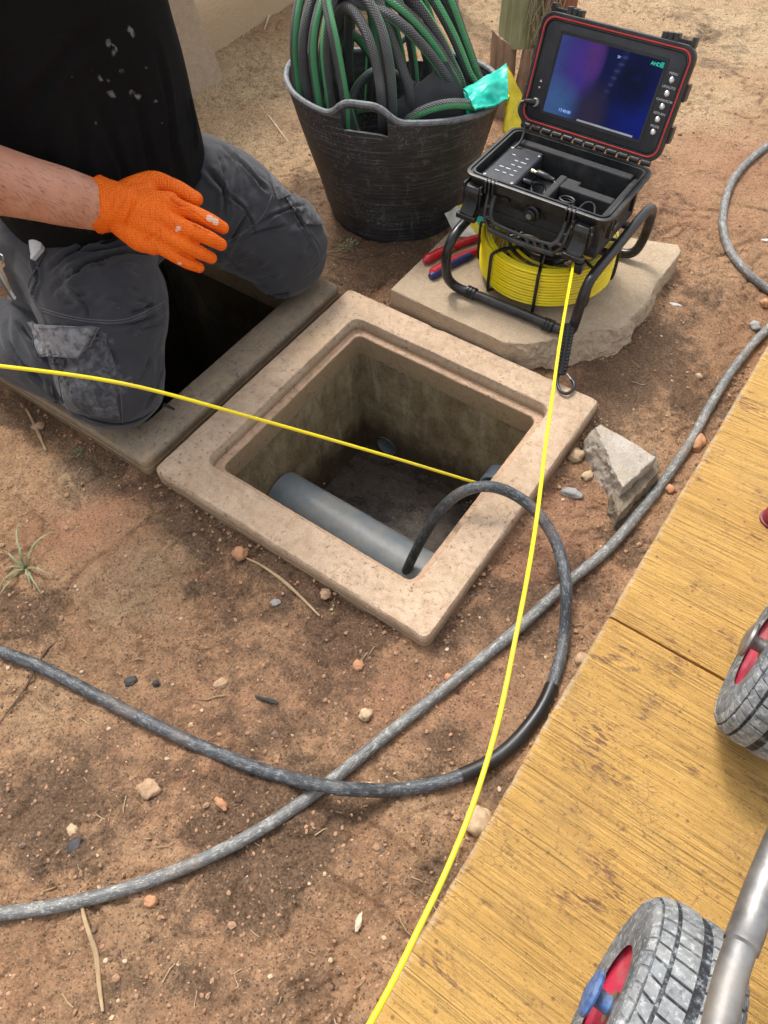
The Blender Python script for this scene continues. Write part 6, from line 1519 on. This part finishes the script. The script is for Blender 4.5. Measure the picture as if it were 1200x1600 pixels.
def edge_crumbs(n, seed):
    rng = random.Random(seed); V_ = []; F_ = []; MI = []; off = 0; me = stone_mesh((1, 1, .7), 1, 4, 1); b = np.array([v.co for v in me.vertices]); f = [tuple(p.vertices) for p in me.polygons]; bpy.data.meshes.remove(me)
    segs = [((-.31, -.31), (.31, -.31), (0, -1)), ((.31, -.31), (.31, .31), (1, 0)), ((-.955, -.31), (-.335, -.31), (0, -1)), ((.527, -.9), (.527, .9), (-1, 0)), ((.24, .45), (.28, .78), (1, -.2)), ((-.205, .33), (-.205, .66), (-1, 0)), ((.09, .33), (.25, .47), (.6, -.8))]
    for k in range(n):
        (x0, y0), (x1, y1), (nx, ny) = rng.choice(segs); t = rng.random(); d = abs(rng.gauss(0, .018)) + .001; x, y = x0 + (x1 - x0) * t + nx * d, y0 + (y1 - y0) * t + ny * d
        r = .0009 + .004 * rng.random() ** 4; a = rng.uniform(0, 6.28); q = b * np.array([r, r * rng.uniform(.6, 1), r * rng.uniform(.5, 1)]); c, s_ = math.cos(a), math.sin(a)
        V_.append(np.stack([q[:, 0] * c - q[:, 1] * s_ + x, q[:, 0] * s_ + q[:, 1] * c + y, q[:, 2] + gz((x, y)) + r * .4 + max(0, .006 - d * .4)], 1)); F_ += [tuple(i + off for i in t_) for t_ in f]; MI += [rng.randrange(3)] * len(f); off += len(b)
    me = bpy.data.meshes.new('gravel'); me.from_pydata(np.concatenate(V_).tolist(), [], F_); o = link('gravel', me, [CR1, CR2, CR1], None, smooth=False); me.polygons.foreach_set('material_index', MI); o['kind'] = 'stuff'; o['label'] = 'loose crumbs of soil gathered along the concrete edges'
edge_crumbs(1300, 21)
# grit on the rims, the slab and the path
def grit(name, spots, mats, seed, label):
    rng = random.Random(seed); mb = MB()
    for (cx_, cy_, z, sx, sy, n, r) in spots:
        for k in range(n):
            x, y = cx_ + rng.gauss(0, sx), cy_ + rng.gauss(0, sy); q = r * rng.uniform(.4, 1.3)
            pts = [Vector((x + q * rng.uniform(.6, 1.2) * math.cos(a), y + q * rng.uniform(.6, 1.2) * math.sin(a), z - .0004)) for a in [6.283 * j / 5 for j in range(5)]]
            top = Vector((x, y, z + q * rng.uniform(.3, .9))); b = len(mb.v); mb.v += [tuple(p) for p in pts] + [tuple(top)]
            i_ = rng.randrange(len(mats))
            for j in range(5): mb.f.append((b + j, b + (j + 1) % 5, b + 5)); mb.mi.append(i_)
    o = mb.build(name, mats, None, smooth=False); o['kind'] = 'stuff'; o['label'] = label; return o
SP = []
for (px, py, z, s1, n, r) in [(560, 508, -.028, .008, 60, .0022), (840, 620, -.028, .010, 90, .0026), (600, 515, -.028, .012, 60, .0018), (770, 585, -.028, .02, 60, .0018), (735, 572, -.028, .008, 30, .0026), (300, 695, 0, .02, 40, .0012), (270, 730, 0, .02, 30, .0012), (540, 900, 0, .012, 24, .002), (750, 800, 0, .02, 40, .0014),
                             (720, 555, 0, .015, 22, .0022), (690, 540, 0, .02, 30, .0012), (590, 480, 0, .03, 30, .0012), (460, 810, 0, .04, 40, .0012), (620, 950, 0, .03, 30, .0012), (880, 650, 0, .03, 30, .0011), (440, 590, 0, .04, 40, .0011), (500, 500, 0, .03, 30, .0012),
                             (400, 560, -.004, .04, 30, .0012), (300, 640, -.004, .03, 30, .0012), (480, 480, -.004, .02, 30, .0012), (640, 480, .033, .03, 20, .001), (800, 520, .033, .03, 24, .0012), (980, 430, .033, .03, 24, .0012)]:
    g = G(px, py, z); SP.append((g.x, g.y, z, s1, s1, n, r))
grit('grit', SP, [CR1, CR2, CR2, CR3], 3, 'crumbs of soil lying on the concrete rims and slab')
PSP = [(G(px, py, PZ).x, G(px, py, PZ).y, PZ, s1, s1, n, r) for (px, py, s1, n, r) in [(900, 1100, .05, 14, .0012), (850, 1350, .05, 14, .0012), (1050, 850, .05, 14, .0012), (1000, 1250, .05, 10, .001), (700, 1540, .04, 10, .001)]]
grit('grit', PSP, [CR2, CR5], 4, 'few dark crumbs lying on the yellow path')
# twigs, straw and dead leaf bits: uncountable litter
DRY = woodm('dry_stalk', (.30, .20, .11), (.50, .37, .22), (30, 30, 30)); DARKTW = woodm('dark_twig', (.09, .055, .035), (.16, .10, .06), (30, 30, 30))
mb = MB(); rng = random.Random(12)
for p in inview(150, lambda x, y: True):
    a = rng.uniform(0, 6.28); L_ = rng.uniform(.006, .026) * (1 if rng.random() < .8 else 1.8); q0 = Vector((p.x, p.y, 0)); pts = []
    for k in range(4):
        q = q0 + Vector((math.cos(a), math.sin(a), 0)) * (L_ * k / 3); a += rng.uniform(-.12, .12); pts.append(Vector((q.x, q.y, gz(q) + .0018)))
    mb.tube(pts, rng.uniform(.0004, .0011), 5, mi=rng.choice([0, 0, 1]))
o = mb.build('dry_litter', [DRY, DARKTW]); o['kind'] = 'stuff'; o['label'] = 'short bits of straw and twig littering the soil'
def stalk(pts, r, mat, label):
    P = []
    for (x, y) in pts: p = P2(x, y); P.append(Vector((p[0], p[1], gz(p) + r * 1.2)))
    S = spline(P, 8); m = len(S); mb = MB(); mb.tube(S, [r * (1 - .55 * abs(2 * k / m - 1)) for k in range(m)], 7, flat=1.3); o = mb.build('dry_stalk', mat); setp(o, label, 'twig'); return o
stalk([(384, 872), (412, 888), (445, 912), (475, 940), (500, 965)], .0026, DRY, 'dry tan stalk trailing from the orange lump below the manhole')
stalk([(128, 1395), (138, 1440), (150, 1490), (158, 1545), (163, 1580)], .0030, DRY, 'dry tan stalk running from under the grey hose to the bottom left')
stalk([(42, 640), (56, 668), (72, 704)], .0032, DRY, 'short brown stick near the left edge below the kneeling man')
stalk([(405, 175), (430, 205), (452, 235)], .0018, plain('pale_straw', (.62, .52, .36), .8), 'pale curved straw left of the bucket')
stalk([(415, 60), (422, 40), (426, 22)], .0040, plain('pale_dry_leaf_strip', (.50, .36, .25), .8), 'pinkish dry leaf strip at the foot of the cream wall')
stalk([(0, 1130), (40, 1075), (72, 1020), (90, 1000)], .0018, DARKTW, 'thin dark root lying across the black hose path at left')
stalk([(505, 408), (560, 418), (610, 405)], .0014, DARKTW, 'thin dark root between the man knee and the cover slab')
stalk([(400, 690 + 400), (425, 1097), (435, 1101)], .0030, plain('charred_bit', (.03, .03, .03), .8), 'short charred stick in the middle of the soil')
# weeds
GR = NT('weed_green'); a_ = GR.noise(60, 4); GR = GR.out(GR.mix(GR.ramp(a_, [(.3, 0.0), (.7, 1.0)]), (.12, .14, .06), (.27, .28, .15)), .6, GR.bump(a_, .0005))
def weed(pp, blades, label, seed):
    c = P2(*pp); z = gz(c); w = thing('weed', label, 'weed', (c[0], c[1], z)); rng = random.Random(seed)
    for (dx, dy, L_, up_) in blades:
        q = P2(pp[0] + dx, pp[1] + dy); d = Vector((q[0] - c[0], q[1] - c[1], 0)); s_ = Vector((-d.y, d.x, 0)).normalized(); n_ = 10; P = []
        for k in range(n_ + 1):
            t = k / n_; P.append(Vector((c[0], c[1], z)) + d * t + Vector((0, 0, up_ * 4 * t * (1 - t) * .8 + .002 + up_ * .2 * t)) + s_ * (rng.uniform(-.001, .001) + .004 * math.sin(t * 2)))
        vs = []; fs = []
        for k, p in enumerate(P):
            t = k / n_; wd_ = .0024 * (1 - t) ** .6 * (.5 + min(1, t * 4) * .5) + .0002
            vs += [p + s_ * wd_, p + Vector((0, 0, -.0012 * (1 - t))), p - s_ * wd_]
        for k in range(n_):
            b = k * 3; fs += [(b, b + 1, b + 4, b + 3), (b + 1, b + 2, b + 5, b + 4)]
        mb = MB(); mb.add(vs, fs); o = mb.build('blade', GR, w); m = o.modifiers.new('t', 'SOLIDIFY'); m.thickness = .0005
weed((40, 888), [(-2, -72, 0, .030), (55, -55, 0, .03), (-28, -28, 0, .02), (48, 22, 0, .02), (26, 50, 0, .016), (-40, 30, 0, .02), (8, -30, 0, .03), (8, 34, 0, .014), (-30, 4, 0, .02), (-44, 44, 0, .012)], 'spiky green grass weed alone at the left edge', 2)
def sprig(pp, n, spread, label, seed):
    c = P2(*pp); z = gz(c); mb = MB(); rng = random.Random(seed)
    for k in range(n):
        a = rng.uniform(0, 6.28); r = spread * rng.random() ** .6; p = Vector((c[0] + r * math.cos(a), c[1] + r * math.sin(a), 0)); p.z = gz(p) + rng.uniform(.001, .010) * (1 - r / spread * .6)
        e = Vector((math.cos(a + rng.uniform(-1, 1)), math.sin(a + rng.uniform(-1, 1)), rng.uniform(-.2, .6))).normalized(); s_ = e.cross(Vector((0, 0, 1))).normalized(); L_ = rng.uniform(.003, .006)
        b = len(mb.v); mb.add([p, p + e * L_ * .5 + s_ * L_ * .35, p + e * L_, p + e * L_ * .5 - s_ * L_ * .35], [(0, 1, 2, 3)])
    o = mb.build('weed', GR); setp(o, label, 'weed')
sprig((545, 396), 170, .024, 'small green ground weed between the man knee and the bucket', 4)
sprig((123, 707), 40, .012, 'tiny green sprig below the kneeling man near his cable side knee', 5)
